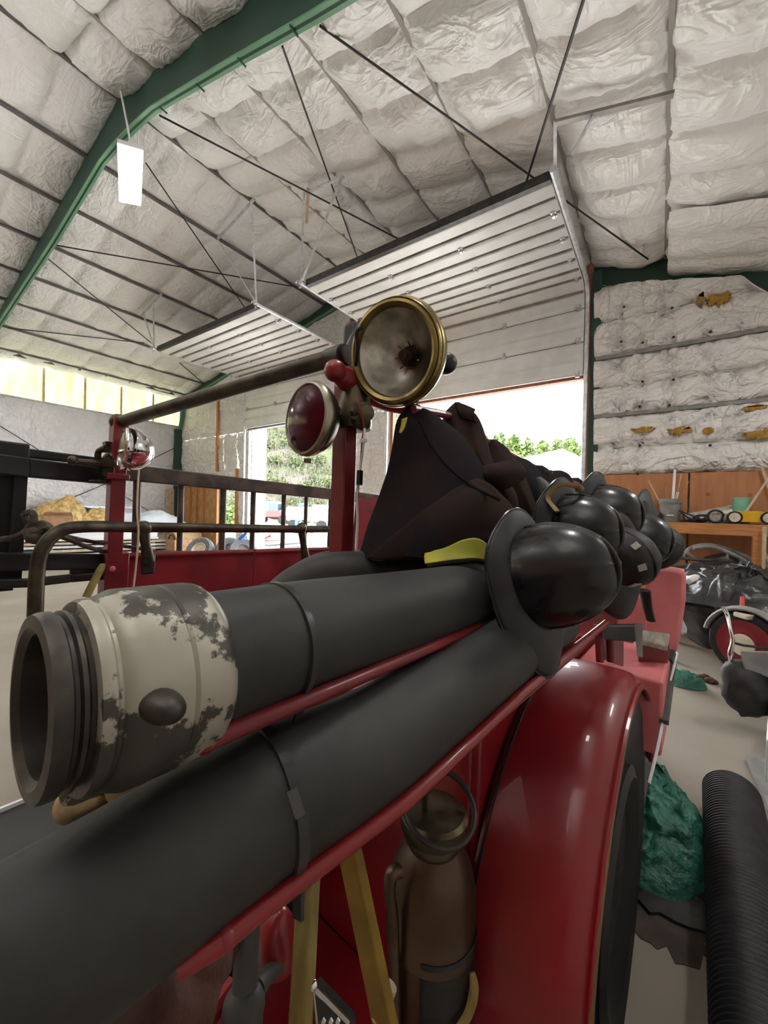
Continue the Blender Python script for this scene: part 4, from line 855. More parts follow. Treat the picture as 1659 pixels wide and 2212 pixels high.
# coat hooks rail and coats
ft('coat_rail', [P(893, 884, 1.06), P(985, 905, 1.2), P(1060, 960, 1.4), P(1180, 1020, 1.9), P(1290, 1062, 2.5)], .012, m_redm, 10, 4)
def coat(label, rows, m, seed, d_rel=.0, folds=5, amp=.03, trims=(), nu=72, nv=9, group=None):
    """rows: (y, left px, right px, depth, thickness): closed rings of cloth from the hook to the hem"""
    rr = []; nrow = len(rows)
    for j, (y, xl, xr, d, th, *sl) in enumerate(rows):
        sk = sl[0] if sl else 0; r = []
        for i in range(nu):
            a = 2*PI*i/nu; k = j/max(1, nrow-1)
            x = (xl+xr)/2-(xr-xl)/2*math.cos(a); f = math.sin(a)
            fold = amp*k**.7*(math.sin(folds*a*.5+seed+1.5*k)+.6*nz((a*1.6, k*2, seed), 1.2))
            r.append(P(x, y+sk*(x-xl)/max(1, xr-xl)+10*k*nz((a*2, seed, 0), 1)*(k > .9), d-th*f*.5-fold*abs(f)**.5))
        rr.append(r)
    t = thing('turnout_coat', label, 'coat', P((rows[-1][1]+rows[-1][2])/2, rows[-1][0], rows[-1][3]), group)
    bm = BM(); cols = list(zip(*rr)); cc = [catmull(c, nv) for c in cols]; h = len(cc[0])
    g = [[bm.verts.new(cc[i][j]) for i in range(nu)] for j in range(h)]
    for j in range(h-1):
        for i in range(nu): bm.faces.new((g[j][i], g[j][(i+1) % nu], g[j+1][(i+1) % nu], g[j+1][i]))
    bm.faces.new(g[0][::-1])
    for v in bm.verts: v.co += noise.noise_vector(v.co*14+V((seed, 0, 0)))*.004
    add('cloth', bm, m, t, ang=70); return t
def flap(t, name, rows, m, th=.006, nu=24, nv=8, seed=0, amp=.004):
    bm = BM(); loft(bm, [[P(*q) for q in r] for r in rows], nu, nv)
    for v in bm.verts: v.co += noise.noise_vector(v.co*16+V((seed, 0, 0)))*amp
    return add(name, bm, m, t, solid=th, ang=70)
c1 = coat('dark brown-black coat with lime trim draped below the brass spotlight', [(872, 884, 902, 1.08, .03), (900, 862, 950, 1.10, .08), (935, 851, 992, 1.10, .13), (1000, 842, 1040, 1.09, .20), (1060, 822, 1062, 1.08, .26), (1120, 800, 1082, 1.06, .30), (1165, 786, 1092, 1.04, .30), (1207, 772, 1086, 1.03, .30)], m_coat, 2, folds=6, amp=.022)
flap(c1, 'coat_front', [[(1030, 1035, .98), (1060, 1050, .97), (1085, 1075, .99), (1104, 1092, 1.02)], [(975, 1062, .93), (1020, 1085, .91), (1065, 1108, .93), (1102, 1110, 1.0)], [(900, 1115, .91), (960, 1140, .88), (1030, 1150, .90), (1092, 1135, .98)], [(840, 1165, .90), (920, 1185, .87), (1010, 1180, .89), (1080, 1160, .97)], [(790, 1206, .90), (850, 1208, .885), (920, 1206, .89), (960, 1190, .93)]], m_coat2, .008, seed=4)
flap(c1, 'lime_hem', [[(918, 1192, .862), (960, 1184, .862), (1000, 1166, .866), (1035, 1164, .87), (1068, 1192, .88)], [(916, 1205, .85), (960, 1198, .85), (1010, 1194, .855), (1040, 1196, .86), (1072, 1204, .87)], [(918, 1218, .84), (960, 1212, .84), (1010, 1208, .845), (1040, 1208, .855), (1073, 1208, .86)]], m_lime, .004, seed=5, amp=.002)
flap(c1, 'black_hem', [[(925, 1219, .845), (985, 1208, .845), (1030, 1206, .85), (1080, 1218, .865)], [(925, 1226, .835), (985, 1218, .84), (1030, 1217, .85), (1082, 1232, .865)]], m_coat3, .006, seed=6, amp=.002)
flap(c1, 'lime_collar', [[(868, 906, 1.035), (880, 902, 1.03)], [(866, 922, 1.02), (874, 924, 1.015)], [(862, 934, 1.015), (866, 936, 1.01)]], m_lime, .003, 8, 4, amp=.001)
for pts in ([(905, 905), (930, 960), (970, 1010), (1020, 1050), (1080, 1080)],):
    bm = BM(); tube(bm, [P(x, y, 1.0-.02*i) for i, (x, y) in enumerate(pts)], .004, 6, 6); add('seam', bm, m_coat3, c1)
c2c = coat('brown coat with its collar peak standing up against the white sky', [(868, 982, 992, 1.22, .03), (880, 970, 1012, 1.22, .06), (902, 955, 1034, 1.21, .10), (950, 960, 1052, 1.20, .16), (1000, 980, 1066, 1.18, .18), (1060, 1000, 1112, 1.17, .18), (1120, 1010, 1125, 1.17, .18)], m_coat2, 5, folds=6, amp=.016)
flap(c2c, 'collar_tip', [[(985, 870, 1.20), (1000, 874, 1.19), (1026, 886, 1.17)], [(990, 886, 1.17), (1008, 892, 1.16), (1024, 896, 1.15)], [(1000, 905, 1.16), (1015, 908, 1.15), (1030, 915, 1.15)]], m_coat2, .006, 12, 5)
flap(c2c, 'collar_flap', [[(1040, 1010, 1.10), (1075, 1003, 1.09), (1110, 998, 1.1), (1131, 1012, 1.13)], [(1046, 1030, 1.06), (1080, 1024, 1.04), (1115, 1018, 1.06), (1134, 1022, 1.1)], [(1060, 1055, 1.07), (1090, 1058, 1.05), (1115, 1045, 1.07), (1130, 1034, 1.1)]], m_coat2, .010, seed=7)
c3 = coat('reddish-brown coat sleeve hanging behind the collar flap', [(950, 1050, 1072, 1.40, .05), (970, 1045, 1098, 1.40, .10), (1010, 1055, 1125, 1.38, .14), (1060, 1085, 1148, 1.36, .15), (1110, 1110, 1165, 1.35, .15), (1150, 1110, 1170, 1.35, .15)], m_coat2, 8, folds=4, amp=.014)
c4 = coat('black coat squeezed between the brown sleeve and the chin-strap helmet', [(985, 1090, 1120, 1.55, .05), (1000, 1085, 1150, 1.55, .12), (1040, 1105, 1180, 1.52, .16), (1090, 1130, 1205, 1.5, .18), (1150, 1140, 1215, 1.5, .18)], m_coat3, 11, folds=5, amp=.018)
flap(c4, 'helmet_brim_edge', [[(1158, 1032, 1.36), (1166, 1030, 1.35), (1180, 1040, 1.37)], [(1166, 1060, 1.33), (1182, 1056, 1.32), (1205, 1070, 1.35)], [(1180, 1100, 1.31), (1196, 1096, 1.31), (1216, 1104, 1.33)]], m_greyp, .006, 12, 6)  # grey brim of the chin-strap helmet, built as a flap on this coat
for i, (lab, y0, xl, xr, d) in enumerate((('black coat with a small buckle on the row behind the helmets', 1006, 1135, 1196, 1.78), ('dark brown coat with deep folds, middle of the row behind the helmets', 1016, 1172, 1238, 2.0), ('charcoal coat last but one of the row towards the open door', 1032, 1215, 1268, 2.3), ('low dark coat at the far end of the coat row by the door jamb', 1047, 1248, 1304, 2.6))):
    coat(lab, [(y0, (xl+xr)/2-14, (xl+xr)/2+8, d, .06), (y0+10, xl+2, xr-8, d, .14), (y0+35, xl+2, xr+4, d, .2), (y0+80, xl+10, xr+14, d, .22), (y0+130, xl+16, xr+18, d, .22)], (m_coat3, m_coat, m_coat3, m_coat3)[i], 20+i*3, folds=7, amp=.03)
bm = BM(); bar(bm, P(1172, 1018, 1.72), P(1190, 1019, 1.72), .02, .012); solo('coat_buckle', bm, m_greyp, 'small grey metal buckle resting on the row of coats', 'buckle')
# ================================================================== LADDER on the far side of the bed
def zd(x): return zl(x, -1.43, 2.05)
LD = thing('extension_ladder', 'dark wooden extension ladder carried on edge along the far side of the truck', 'ladder', P(480, 1195, zd(480)))
def rail(name, pts, w, h, m):
    bm = BM(); pts = [P(*q) for q in pts]
    for a, b in zip(pts, pts[1:]): bar(bm, a, b, w, h)
    return add(name, bm, m, LD, bevel=.006)
rail('side_rail', [(250, 1018, zd(250)), (830, 1080, zd(830)*.98)], .05, .088, m_ladder)
rail('side_rail', [(250, 1222, zd(250)), (760, 1205, zd(760))], .05, .07, m_ladder)
for x, w, y0, m in ((296, .040, 1030, m_ladder), (391, .034, 1034, m_ladder), (482, .040, 1042, m_ladder), (547, .034, 1050, m_ladder), (613, .034, 1056, m_ladder), (661, .030, 1062, m_ladder), (713, .030, 1068, m_ladder)):
    bm = BM(); tube(bm, [P(x+1, y0, zd(x)), P(x-4, 1212, zd(x))], w/2, 12); add('rung', bm, m, LD)
rail('fly_rail', [(-70, 996, 1.44), (56, 1010, 1.62), (238, 1030, 1.95)], .05, .078, m_blackp)  # brown wood at this end, coloured black to paint in backlit shade
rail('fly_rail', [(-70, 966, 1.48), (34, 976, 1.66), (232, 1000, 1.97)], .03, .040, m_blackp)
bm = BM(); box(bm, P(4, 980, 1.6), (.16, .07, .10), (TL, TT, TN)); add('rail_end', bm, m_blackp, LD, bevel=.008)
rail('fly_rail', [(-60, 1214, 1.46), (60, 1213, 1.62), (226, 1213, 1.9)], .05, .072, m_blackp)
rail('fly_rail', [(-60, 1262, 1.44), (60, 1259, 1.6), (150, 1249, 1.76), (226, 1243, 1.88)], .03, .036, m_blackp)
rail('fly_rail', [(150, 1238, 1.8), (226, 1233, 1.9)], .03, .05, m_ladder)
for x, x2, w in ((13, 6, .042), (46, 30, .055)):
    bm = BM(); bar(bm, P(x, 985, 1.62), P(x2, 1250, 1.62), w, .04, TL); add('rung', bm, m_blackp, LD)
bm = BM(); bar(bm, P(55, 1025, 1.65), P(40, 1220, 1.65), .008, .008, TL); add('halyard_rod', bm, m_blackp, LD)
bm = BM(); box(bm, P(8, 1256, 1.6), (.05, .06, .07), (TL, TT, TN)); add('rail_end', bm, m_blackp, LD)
# rope tied to the ladder
RP = thing('rope', 'brown twisted rope knotted on the shaded ladder end and strung to the red post', 'rope', P(70, 1140, 1.58))
bm = BM(); tube(bm, [P(-30, 1168, 1.5), P(10, 1165, 1.53), P(40, 1158, 1.55), P(62, 1142, 1.55), P(74, 1122, 1.55), P(68, 1108, 1.55), P(54, 1112, 1.55), P(60, 1128, 1.56), P(78, 1148, 1.56)], .013, 10, 6); wob(bm, .003, 60); add('loop', bm, m_rope, RP)
bm = BM(); torus(bm, P(84, 1150, 1.56), ncam(.3, .5, .8), .030, .022, 20, 10); ball(bm, P(72, 1150, 1.56), .03); tube(bm, [P(86, 1150, 1.54), P(98, 1140, 1.54), P(110, 1146, 1.54)], .010, 8, 4); wob(bm, .006, 40, 2); add('knot', bm, m_rope, RP)
for y0, y1, x1, y2 in ((1158, 1193, 240, 1193), (1162, 1176, 240, 1176)):
    pass
bm = BM(); tube(bm, [P(100, 1150, 1.57), P(140, 1162, 1.64), P(185, 1180, 1.75), P(240, 1196, 1.93)], .010, 8, 6); add('strand', bm, m_rope, RP)
bm = BM(); tube(bm, [P(100, 1146, 1.6), P(150, 1160, 1.7), P(215, 1173, 1.9), P(300, 1184, 2.05), P(330, 1192, 2.1), P(400, 1193, 2.3)], .009, 8, 6); add('strand', bm, m_rope, RP)
# ================================================================== TOOLS AT THE TAIL (below the tray rail)
EX = thing('fire_extinguisher', 'tall tarnished copper fire extinguisher with a ring handle beside the red fender', 'extinguisher', P(935, 2180, .80))
ec = P(935, 1850, .80); ec0 = V((ec.x, ec.y, gz(.1, -.1)-.72))
def ez(py): return P(935, py, .80).z-ec0.z
bm = BM(); R0 = .088
lathe(bm, ec0, Z_, [(.0, .0), (.084, 0), (R0, .012), (R0, ez(2010)), (R0*1.05, ez(2005)), (R0*1.05, ez(1995)), (R0, ez(1988)), (R0*.99, ez(1905)), (R0*.90, ez(1865)), (R0*.70, ez(1830)), (R0*.55, ez(1815)), (R0*.55, ez(1805))], 48); add('tank', bm, m_copper, EX)
bm = BM(); lathe(bm, ec0, Z_, [(.052, ez(1818)), (.058, ez(1806)), (.058, ez(1790)), (.064, ez(1788)), (.068, ez(1775)), (.068, ez(1755)), (.060, ez(1748)), (0, ez(1744))], 40); add('screw_cap', bm, m_bronze, EX)
hc_ = V((ec0.x, ec0.y, 0))+Z_*(ec0.z+ez(1765))
bm = BM(); torus(bm, P(948, 1740, .78), ncam(.15, .88, .45), .071, .0055, 40, 8); add('ring_handle', bm, m_iron, EX)
bm = BM(); tube(bm, [P(915, 1690, .80), P(917, 1740, .80)], .006, 8); add('handle_lug', bm, m_iron, EX)
bm = BM(); tube(bm, [P(862, 1880, .74), P(845, 1890, .73), P(842, 1930, .73), P(850, 1990, .73), P(852, 2100, .73), P(855, 2230, .73)], [.013, .013, .011, .010, .010, .010], 12, 6); add('hose', bm, m_copper, EX)
s_l = CR
def fz(py): return P(935, py, .715).z-ec0.z
bm = BM()
def lab(u, v):
    a = -1.2+u*1.15; e = V((math.cos(a+math.radians(-35+40)), math.sin(a+math.radians(-35+40)), 0))
    a2 = math.radians(-75)+u*math.radians(95); e = V((math.cos(a2), math.sin(a2), 0)); return ec0+e*(R0+.0015)+Z_*(fz(2230)+(fz(2085)-fz(2230))*v)
grid(bm, lab, 16, 4); add('label_plate', bm, m_black, EX, solid=.001)
bm = BM(); tube(bm, [P(1020, 2100, .74), P(1024, 2140, .73), P(1012, 2190, .72), P(985, 2230, .71)], [.006, .010, .010, .008], 8, 5, flat=.5); add('strap', bm, m_yel2, EX)
bm = BM(); bar(bm, P(668, 1880, .50), P(648, 2240, .46), .026, .022, TL); solo('tool_handle', bm, m_yel2, 'upright pale yellow wooden tool handle left of the metal plaque', 'tool handle', bevel=.006)
bm = BM(); bar(bm, P(748, 1800, .62), P(838, 2240, .58), .040, .020, TL); solo('tool_handle', bm, m_yel, 'slanting dark yellow tool handle between the plaque and the extinguisher', 'tool handle', bevel=.004)
bm = BM(); tube(bm, [P(842, 2128, .60), P(815, 2200, .59)], .012, 10); solo('wooden_peg', bm, m_wood2, 'short pale peg leaning at the foot of the slanting yellow handle', 'peg')
NZ = thing('nozzle', 'grey brass nozzle pipe with a ball joint under the tray rail', 'nozzle', P(528, 2180, .48))
bm = BM(); lathe(bm, P(538, 1990, .50), P(528, 2150, .48)-P(538, 1990, .50), [(.0145, 0), (.0145, .04), (.0155, .045), (.0155, .10)], 24); add('pipe', bm, m_greyp, NZ)
bm = BM(); ball(bm, P(526, 2176, .475), (.025, .025, .022), nu=24, nv=16); lathe(bm, P(526, 2170, .475), -Z_, [(.024, 0), (.022, .05), (0, .05)], 20); add('ball_joint', bm, m_greyp, NZ)
bm = BM(); tube(bm, [P(552, 2140, .49), P(580, 2105, .52), P(640, 2050, .58)], [.012, .010, .010], 14, 5); add('branch', bm, m_greyp, NZ)
bm = BM(); ball(bm, P(595, 2040, .56), (.03, .03, .05)); wob(bm, .008, 30); solo('red_lantern', bm, m_red, 'bright red fitting showing behind the grey nozzle branch', 'fitting')
bm = BM(); tube(bm, [P(500, 2130, .50), P(440, 2215, .46), P(420, 2250, .45)], .011, 10, 4); solo('red_rod', bm, m_red, 'thin red rod beside the dark red folded cloth', 'rod')
CLT = thing('folded_cloth', 'dark red folded cloth tucked under the lower suction hose', 'cloth', P(330, 2150, .40))
flap(CLT, 'cloth', [[(400, 1990, .44), (460, 2000, .46), (520, 2030, .5)], [(330, 2030, .42), (420, 2050, .41), (505, 2090, .46)], [(280, 2080, .40), (380, 2100, .385), (470, 2130, .43)], [(240, 2140, .385), (350, 2160, .36), (450, 2190, .41)], [(180, 2230, .36), (310, 2240, .34), (430, 2260, .40)]], m_brn, .012, seed=9, amp=.010)
PQ = thing('metal_plaque', 'dark plaque with a bright metal rim and white lettering at the bottom edge', 'plaque', P(710, 2200, .47))
pa_, pb_ = P(676, 2128, .47), P(752, 2205, .50); dn = P(690, 2260, .46)-pa_
bm = BM(); prism(bm, [pa_, pb_, pb_+dn*1.2, pa_+dn*1.2], TL*.012); add('plate', bm, m_iron, PQ)
bm = BM(); tube(bm, [pa_-TL*.001, pb_-TL*.001], .0035, 8); tube(bm, [pa_, pa_+dn*1.2], .002, 8); ball(bm, pa_, .006, nu=10, nv=8); add('rim', bm, m_chrome, PQ)
bm = BM()
for x in (700, 716, 731): bar(bm, P(x-3, 2212, .462), P(x+1, 2202, .462), .004, .002, TL)
add('lettering', bm, m_white, PQ)
m_stain = mat('dark_stain', (.075, .055, .045), .6, 0, (.045, .033, .028), 9)
# ================================================================== LEFT BACKGROUND
# stack of sheet stock on the floor by the silver wall
def sheetstack():
    a = P(30, 1195, 9.2); b = P(372, 1190, 11.2); a.z = b.z = 0; e = (b-a).normalized(); n = V((-e.y, e.x, 0)); L = (b-a).length
    specs = [('white sheet at the bottom of the stack by the silver wall', m_white, 0, .10), ('pale blue sheet low in the stack by the silver wall', m_bluew, .14, .05), ('tan board between the pale sheets of the stack', m_wood2, .24, .06), ('pale blue sheet under the top crate of the stack', m_bluew, .34, .05), ('narrow tan board near the top of the stack', m_wood2, .43, .05), ('thin white sheet right under the pale crate on the stack', m_white, .52, .05)]
    for i, (lab_, m_, z, h) in enumerate(specs):
        bm = BM(); box(bm, (a+b)/2+n*.6+e*(.25*((i*37) % 5-2)*.3)+Z_*(z+h/2), (L*(1-.06*(i % 3)), 1.2, h), (e, n, Z_)); solo('board_sheet', bm, m_, lab_, 'sheet')
        if i < len(specs)-1:
            for u in (-.3, .05, .36):
                bm = BM(); z1 = specs[i+1][2]; box(bm, (a+b)/2+n*.6+e*(L*u)+Z_*(z+h+(z1-z-h)/2), (.08, 1.1, max(.01, z1-z-h)), (e, n, Z_)); solo('spacer_stick', bm, m_wood, 'thin wooden spacer between the stacked sheets', 'spacer', 'spacers in the sheet stack')
    bm = BM(); box(bm, (a+b)/2+n*.6-e*.2+Z_*.705, (L*.9, 1.1, .27), (e, n, Z_)); solo('pale_crate', bm, m_white, 'long pale crate on top of the sheet stack', 'crate', bevel=.01)
    return (a+b)/2+n*.6, e, n
sc0, se, sn = sheetstack()
TOPZ = .84
def mound(name, c, rx, ry, h, m, label, cat, e, n, seed, amp=.12, kind=None, nu=40, nv=16, s=3.5):
    bm = BM()
    def fn(u, v):
        a = 2*PI*u; r = 1-v; q = c+e*(rx*r*math.cos(a))+n*(ry*r*math.sin(a)); k = math.cos(r*PI/2)**.8
        d = (noise.noise_vector(q*s+V((seed, 0, k)))+noise.noise_vector(q*s*2.7+V((seed, 3, k)))*.45)*amp*(.15+k*.85)
        rg = (1-abs(nz(q+d, s*1.6, seed+5)))**5+.6*(1-abs(nz(q, s*3.1, seed+9)))**5
        return q+Z_*(h*k*(1+.5*nz(q, s*.7, seed))+amp*.28*rg*min(1, k*2))+V((d.x, d.y, abs(d.z)))
    grid(bm, fn, nu, nv, True)
    return solo(name, bm, m, label, cat, kind=kind, ang=60)
def onp_dir(px, py, d): return P(px, py, d)
c = P(135, 1140, 10.3); c.z = TOPZ; mound('insulation_heap', c, .75, .5, .62, m_kraft, 'yellow-brown crumpled insulation heap piled on the sheet stack, its tall end', 'insulation', se, sn, 1, .13)
c = P(205, 1138, 10.7); c.z = TOPZ; mound('insulation_heap', c, .75, .45, .42, m_kraft, 'lower crumpled tan insulation heap between the tall heap and the red post', 'insulation', se, sn, 4, .12)
c = P(205, 1096, 11.0); bm = BM(); bar(bm, P(160, 1095, 10.9), P(232, 1106, 11.2), .5, .02); wob(bm, .05, 2); solo('black_offcut', bm, m_black, 'black sheet offcut lying over the lower insulation heap', 'sheet')
CB = thing('cardboard_box', 'small open cardboard box in front of the insulation heap', 'box', P(125, 1140, 9.6))
cb = P(126, 1128, 9.7); cb.z = TOPZ+.16
for k, (dx, dy, sx, sy) in enumerate(((0, -.17, .55, .02), (0, .17, .55, .02), (-.27, 0, .02, .36), (.27, 0, .02, .36), (0, 0, .5, .3))):
    bm = BM(); box(bm, cb+se*dx+sn*dy+Z_*(-.14 if k == 4 else 0), (sx, sy, .02 if k == 4 else .30), (se, sn, Z_)); add('panel', bm, m_card, CB)
for s in (-1, 1):
    bm = BM(); q = cb+sn*(.17*s)+Z_*.15; prism(bm, [q-se*.27, q+se*.27, q+se*.25+sn*(.12*s)+Z_*.08, q-se*.25+sn*(.12*s)+Z_*.08], (0, 0, .012)); add('flap', bm, m_card, CB)
c = P(322, 1142, 11.3); c.z = TOPZ; mound('plastic_bundle', c, 1.1, .35, .42, m_bluew, 'bundle wrapped in pale plastic at the far end of the sheet stack', 'bundle', se, sn, 7, .06)
CR_ = thing('carpet_roll', 'brown rolled carpet end standing by the strand board bay', 'roll', P(371, 1188, 11.0))
q = P(371, 1163, 11.0); bm = BM(); lathe(bm, q, se*-1-sn*.6, [(.07, 0), (.13, 0), (.17, 0), (.17, -.9), (0, -.9)], 20); lathe(bm, q-Z_*.0, se*-1-sn*.6, [(0, -.02), (.06, -.02), (.06, .01), (.0, .01)], 14); add('roll', bm, m_canvas, CR_)
bm = BM(); torus(bm, q+(se*-1-sn*.6).normalized()*.01, se*-1-sn*.6, .10, .012, 20, 6); add('spiral_edge', bm, m_brn, CR_)
bm = BM(); box(bm, V((q.x, q.y+.2, .25)), (.5, .5, .5)); solo('carton', bm, m_card, 'brown carton under the carpet roll', 'carton', bevel=.01)
# tyres leaning by the door
for i, (x, d, lab_) in enumerate(((432, 9.9, 'grey tyre with a pale rim leaning against the strand board'), (497, 10.0, 'grey treaded tyre leaning second along the wall beneath the ladder'), (524, 9.9, 'worn tyre leaning third along the wall beside the open door'))):
    q = P(x, 1175, d); q.z = .34; ax0 = V((.35, -.75, .55)).normalized() if i == 0 else V((.8, -.45, .35)).normalized()
    t = thing('tyre', lab_, 'tyre', V((q.x, q.y, 0))); bm = BM(); lathe(bm, q, ax0, [(.19, -.08), (.30, -.10), (.345, -.07), (.35, 0), (.345, .07), (.30, .10), (.19, .08), (.19, -.08)], 40, False, False); add('tread', bm, m_treadg, t)
    bm = BM(); lathe(bm, q, ax0, [(.195, -.06), (.195, .075), (.175, .08), (.15, .02), (0, .02)], 28, False); add('rim', bm, m_hub if i == 0 else m_grey, t)
bm = BM(); bar(bm, P(520, 1165, 9.5), P(533, 1150, 9.5), .2, .06); wob(bm, .03, 6); solo('blue_rag', bm, m_blue, 'blue rag hanging over the third tyre by the door', 'rag')
bm = BM(); bar(bm, onZ(556, 1198), onZ(556, 1198)+V((-.15, .1, .62)), .05, .03); solo('broom_handle', bm, m_wood3, 'orange wooden stick leaning at the open door sill', 'stick')
# ================================================================== RIGHT: SHELF AND JUNK
SZ = 1.41
SH = thing('workbench_shelf', 'long orange lumber shelf fixed to the plywood wall', 'shelf', (.4, 6.5, SZ-.15))
bm = BM(); box(bm, (.35, 6.57, SZ-.012), (1.75, .40, .024)); add('shelf_board', bm, m_greyp, SH)
bm = BM(); box(bm, (.35, 6.36, SZ-.075), (1.75, .04, .14)); add('front_board', bm, m_wood3, SH, bevel=.004)
bm = BM(); box(bm, (.96, 6.38, .70), (.09, .09, 1.4)); add('leg', bm, m_wood3, SH, bevel=.004)
bm = BM(); box(bm, (-.45, 6.40, .66), (.09, .09, 1.31)); add('leg', bm, m_wood3, SH, bevel=.004)
def sx(px, y=6.56): return onY(px, 1115, y).x
bx = sx(1447); BK = thing('bucket', 'grey plastic bucket full of trim sticks on the orange shelf', 'bucket', (bx, 6.56, SZ))
bm = BM(); lathe(bm, (bx, 6.56, SZ), Z_, [(0, 0), (.108, 0), (.112, .01), (.122, .24), (.128, .24), (.128, .26), (.124, .262), (.130, .29), (.130, .305), (.118, .305), (.104, .03), (0, .03)], 36); add('pail', bm, m_grey, BK)
bm = BM(); box(bm, (bx, 6.427, SZ+.085), (.075, .012, .014)); add('handle_grip', bm, m_white, BK)
bm = BM(); torus(bm, (bx, 6.56, SZ+.255), Z_, .128, .006, 36, 6); add('rib', bm, m_grey, BK)
for i, (x0, y0, x1, y1, w, m_, lab_) in enumerate(((1426, 1076, 1401, 1038, .016, m_wood2, 'white-tipped stick leaning left out of the bucket, tallest on that side'), (1440, 1078, 1458, 1014, .030, m_white, 'wide flat grey-white trim strip standing highest in the bucket'), (1456, 1080, 1472, 1024, .010, m_wood2, 'thin brown dowel beside the wide trim strip in the bucket'), (1462, 1080, 1487, 1040, .016, m_wood3, 'orange stick leaning right out of the bucket'), (1456, 1078, 1464, 1063, .03, m_white, 'short white pipe just clearing the bucket rim'), (1437, 1080, 1438, 1052, .014, m_wood, 'short dark stick at the back of the bucket'))):
    a = V((bx+(.05*(1 if x1 > 1447 else -1))*.4, 6.56+.012*i-.03, SZ+.04)); e = onY(x1, y1, 6.56+.012*i-.03); bm = BM(); bar(bm, a, e, w, w*.5, Y_); solo('trim_stick', bm, m_, lab_, 'stick')
bm = BM(); lathe(bm, (sx(1600, 6.6), 6.6, SZ), Z_, [(0, 0), (.085, 0), (.088, .01), (.084, .32), (.075, .325), (0, .325)], 32); solo('teal_roll', bm, m_teal, 'teal green upright roll behind the yellow toy car on the shelf', 'roll')
# hedge trimmer like tool
HT = thing('garden_tool', 'black and silver power tool with loop handles on the shelf beside the bucket', 'power tool', (sx(1520, 6.46), 6.46, SZ))
q = V((sx(1515, 6.46), 6.46, SZ+.055)); bm = BM(); ball(bm, q, (.085, .05, .05)); box(bm, q+V((.02, 0, .02)), (.10, .06, .06)); add('motor_body', bm, m_black, HT)
bm = BM(); torus(bm, q+V((.14, 0, .03)), Y_, .075, .013, 24, 8, flat=1); add('rear_handle', bm, m_black, HT)
bm = BM(); tube(bm, [q+V((-.06, -.02, .02)), q+V((-.16, -.02, .06)), q+V((-.23, -.02, .10)), q+V((-.14, -.02, .01)), q+V((-.05, -.02, -.03))], .010, 8, 5); add('front_guard', bm, m_black, HT)
bm = BM(); box(bm, q+V((.0, -.052, .01)), (.035, .008, .02)); add('silver_badge', bm, m_galv, HT)
# yellow toy car
TCAR = thing('toy_car', 'bright yellow wooden toy car with cream wheels at the shelf end', 'toy car', (sx(1625, 6.42), 6.42, SZ))
tx0, tx1 = sx(1586, 6.42), sx(1655, 6.42); wr0 = .075
bm = BM(); prism(bm, [V((tx0-.05, 6.40, SZ+.02)), V((tx1+.08, 6.40, SZ+.02)), V((tx1+.08, 6.40, SZ+.12)), V((tx1-.05, 6.40, SZ+.155)), V((tx0+.02, 6.40, SZ+.155)), V((tx0-.06, 6.40, SZ+.11))], (0, .11, 0)); add('body', bm, m_yelb, TCAR, bevel=.008)
for x in (tx0, tx1+.02):
    bm = BM(); lathe(bm, (x, 6.385, SZ+wr0+.002), -Y_, [(.055, -.02), (wr0, -.02), (wr0, .012), (.058, .016), (.058, .006)], 32); wv = add('wheel', bm, m_tire, TCAR)
    bm = BM(); lathe(bm, (x, 6.383, SZ+wr0+.002), -Y_, [(.058, 0), (.055, .010), (.012, .012), (.012, .02), (0, .02)], 28); add('hub', bm, m_hub, wv)
# rolls, blades and boxes behind
def shelfthing(name, mm, lab_, cat, f):
    bm = BM(); f(bm); solo(name, bm, mm, lab_, cat)
shelfthing('paper_roll', m_tape, 'pale paper roll lying behind the black power tool', 'roll', lambda b: lathe(b, (sx(1478, 6.62), 6.64, SZ+.058), V((1, .12, .25)), [(.02, 0), (.05, 0), (.05, .52), (.02, .52)], 20))
shelfthing('paper_roll', m_hub, 'second cream paper roll tilted up behind the black power tool', 'roll', lambda b: lathe(b, (sx(1520, 6.70), 6.70, SZ+.10), V((1, .0, .35)), [(.02, 0), (.04, 0), (.04, .30), (.02, .30)], 20))
shelfthing('paper_roll', m_hub, 'short cream roll just left of the yellow toy car', 'roll', lambda b: lathe(b, (sx(1556, 6.60), 6.60, SZ+.10), V((1, .1, .3)), [(.02, 0), (.05, 0), (.05, .22), (.02, .22)], 20))
shelfthing('tan_box', m_tape, 'low tan box under the rolls in front of the power tool loop', 'box', lambda b: box(b, (sx(1545, 6.52), 6.54, SZ+.055), (.24, .12, .11)))
shelfthing('grey_blower', m_grey, 'small grey round tool tucked against the toy car wheel', 'tool', lambda b: ball(b, (sx(1568, 6.50), 6.50, SZ+.06), (.06, .06, .06)))
shelfthing('wire_spool', m_tire, 'dark spool at the shelf end near the highest helmet', 'spool', lambda b: (lathe(b, (sx(1408, 6.50), 6.50, SZ+.06), X_, [(.06, 0), (.06, .02), (.03, .025), (.03, .08), (.06, .085), (.06, .10), (0, .10)], 20)))
shelfthing('orange_tool', m_jred, 'orange-red hand tool lying on the shelf beside the dark spool', 'hand tool', lambda b: (bar(b, (sx(1388, 6.45), 6.45, SZ+.05), (sx(1404, 6.45), 6.45, SZ+.09), .03, .03), bar(b, (sx(1386, 6.45), 6.45, SZ+.02), (sx(1402, 6.45), 6.45, SZ+.03), .03, .03)))
shelfthing('shelf_tray', m_hub, 'low cream tray under the bucket side on the shelf', 'tray', lambda b: box(b, (sx(1424, 6.62), 6.66, SZ+.04), (.16, .12, .08)))
bm = BM(); tube(bm, [onY(1612, 1105, 6.40), onY(1668, 1022, 6.40)], .014, 10); solo('broom_handle', bm, m_wood2, 'slanting pale pole rising behind the toy car', 'pole')
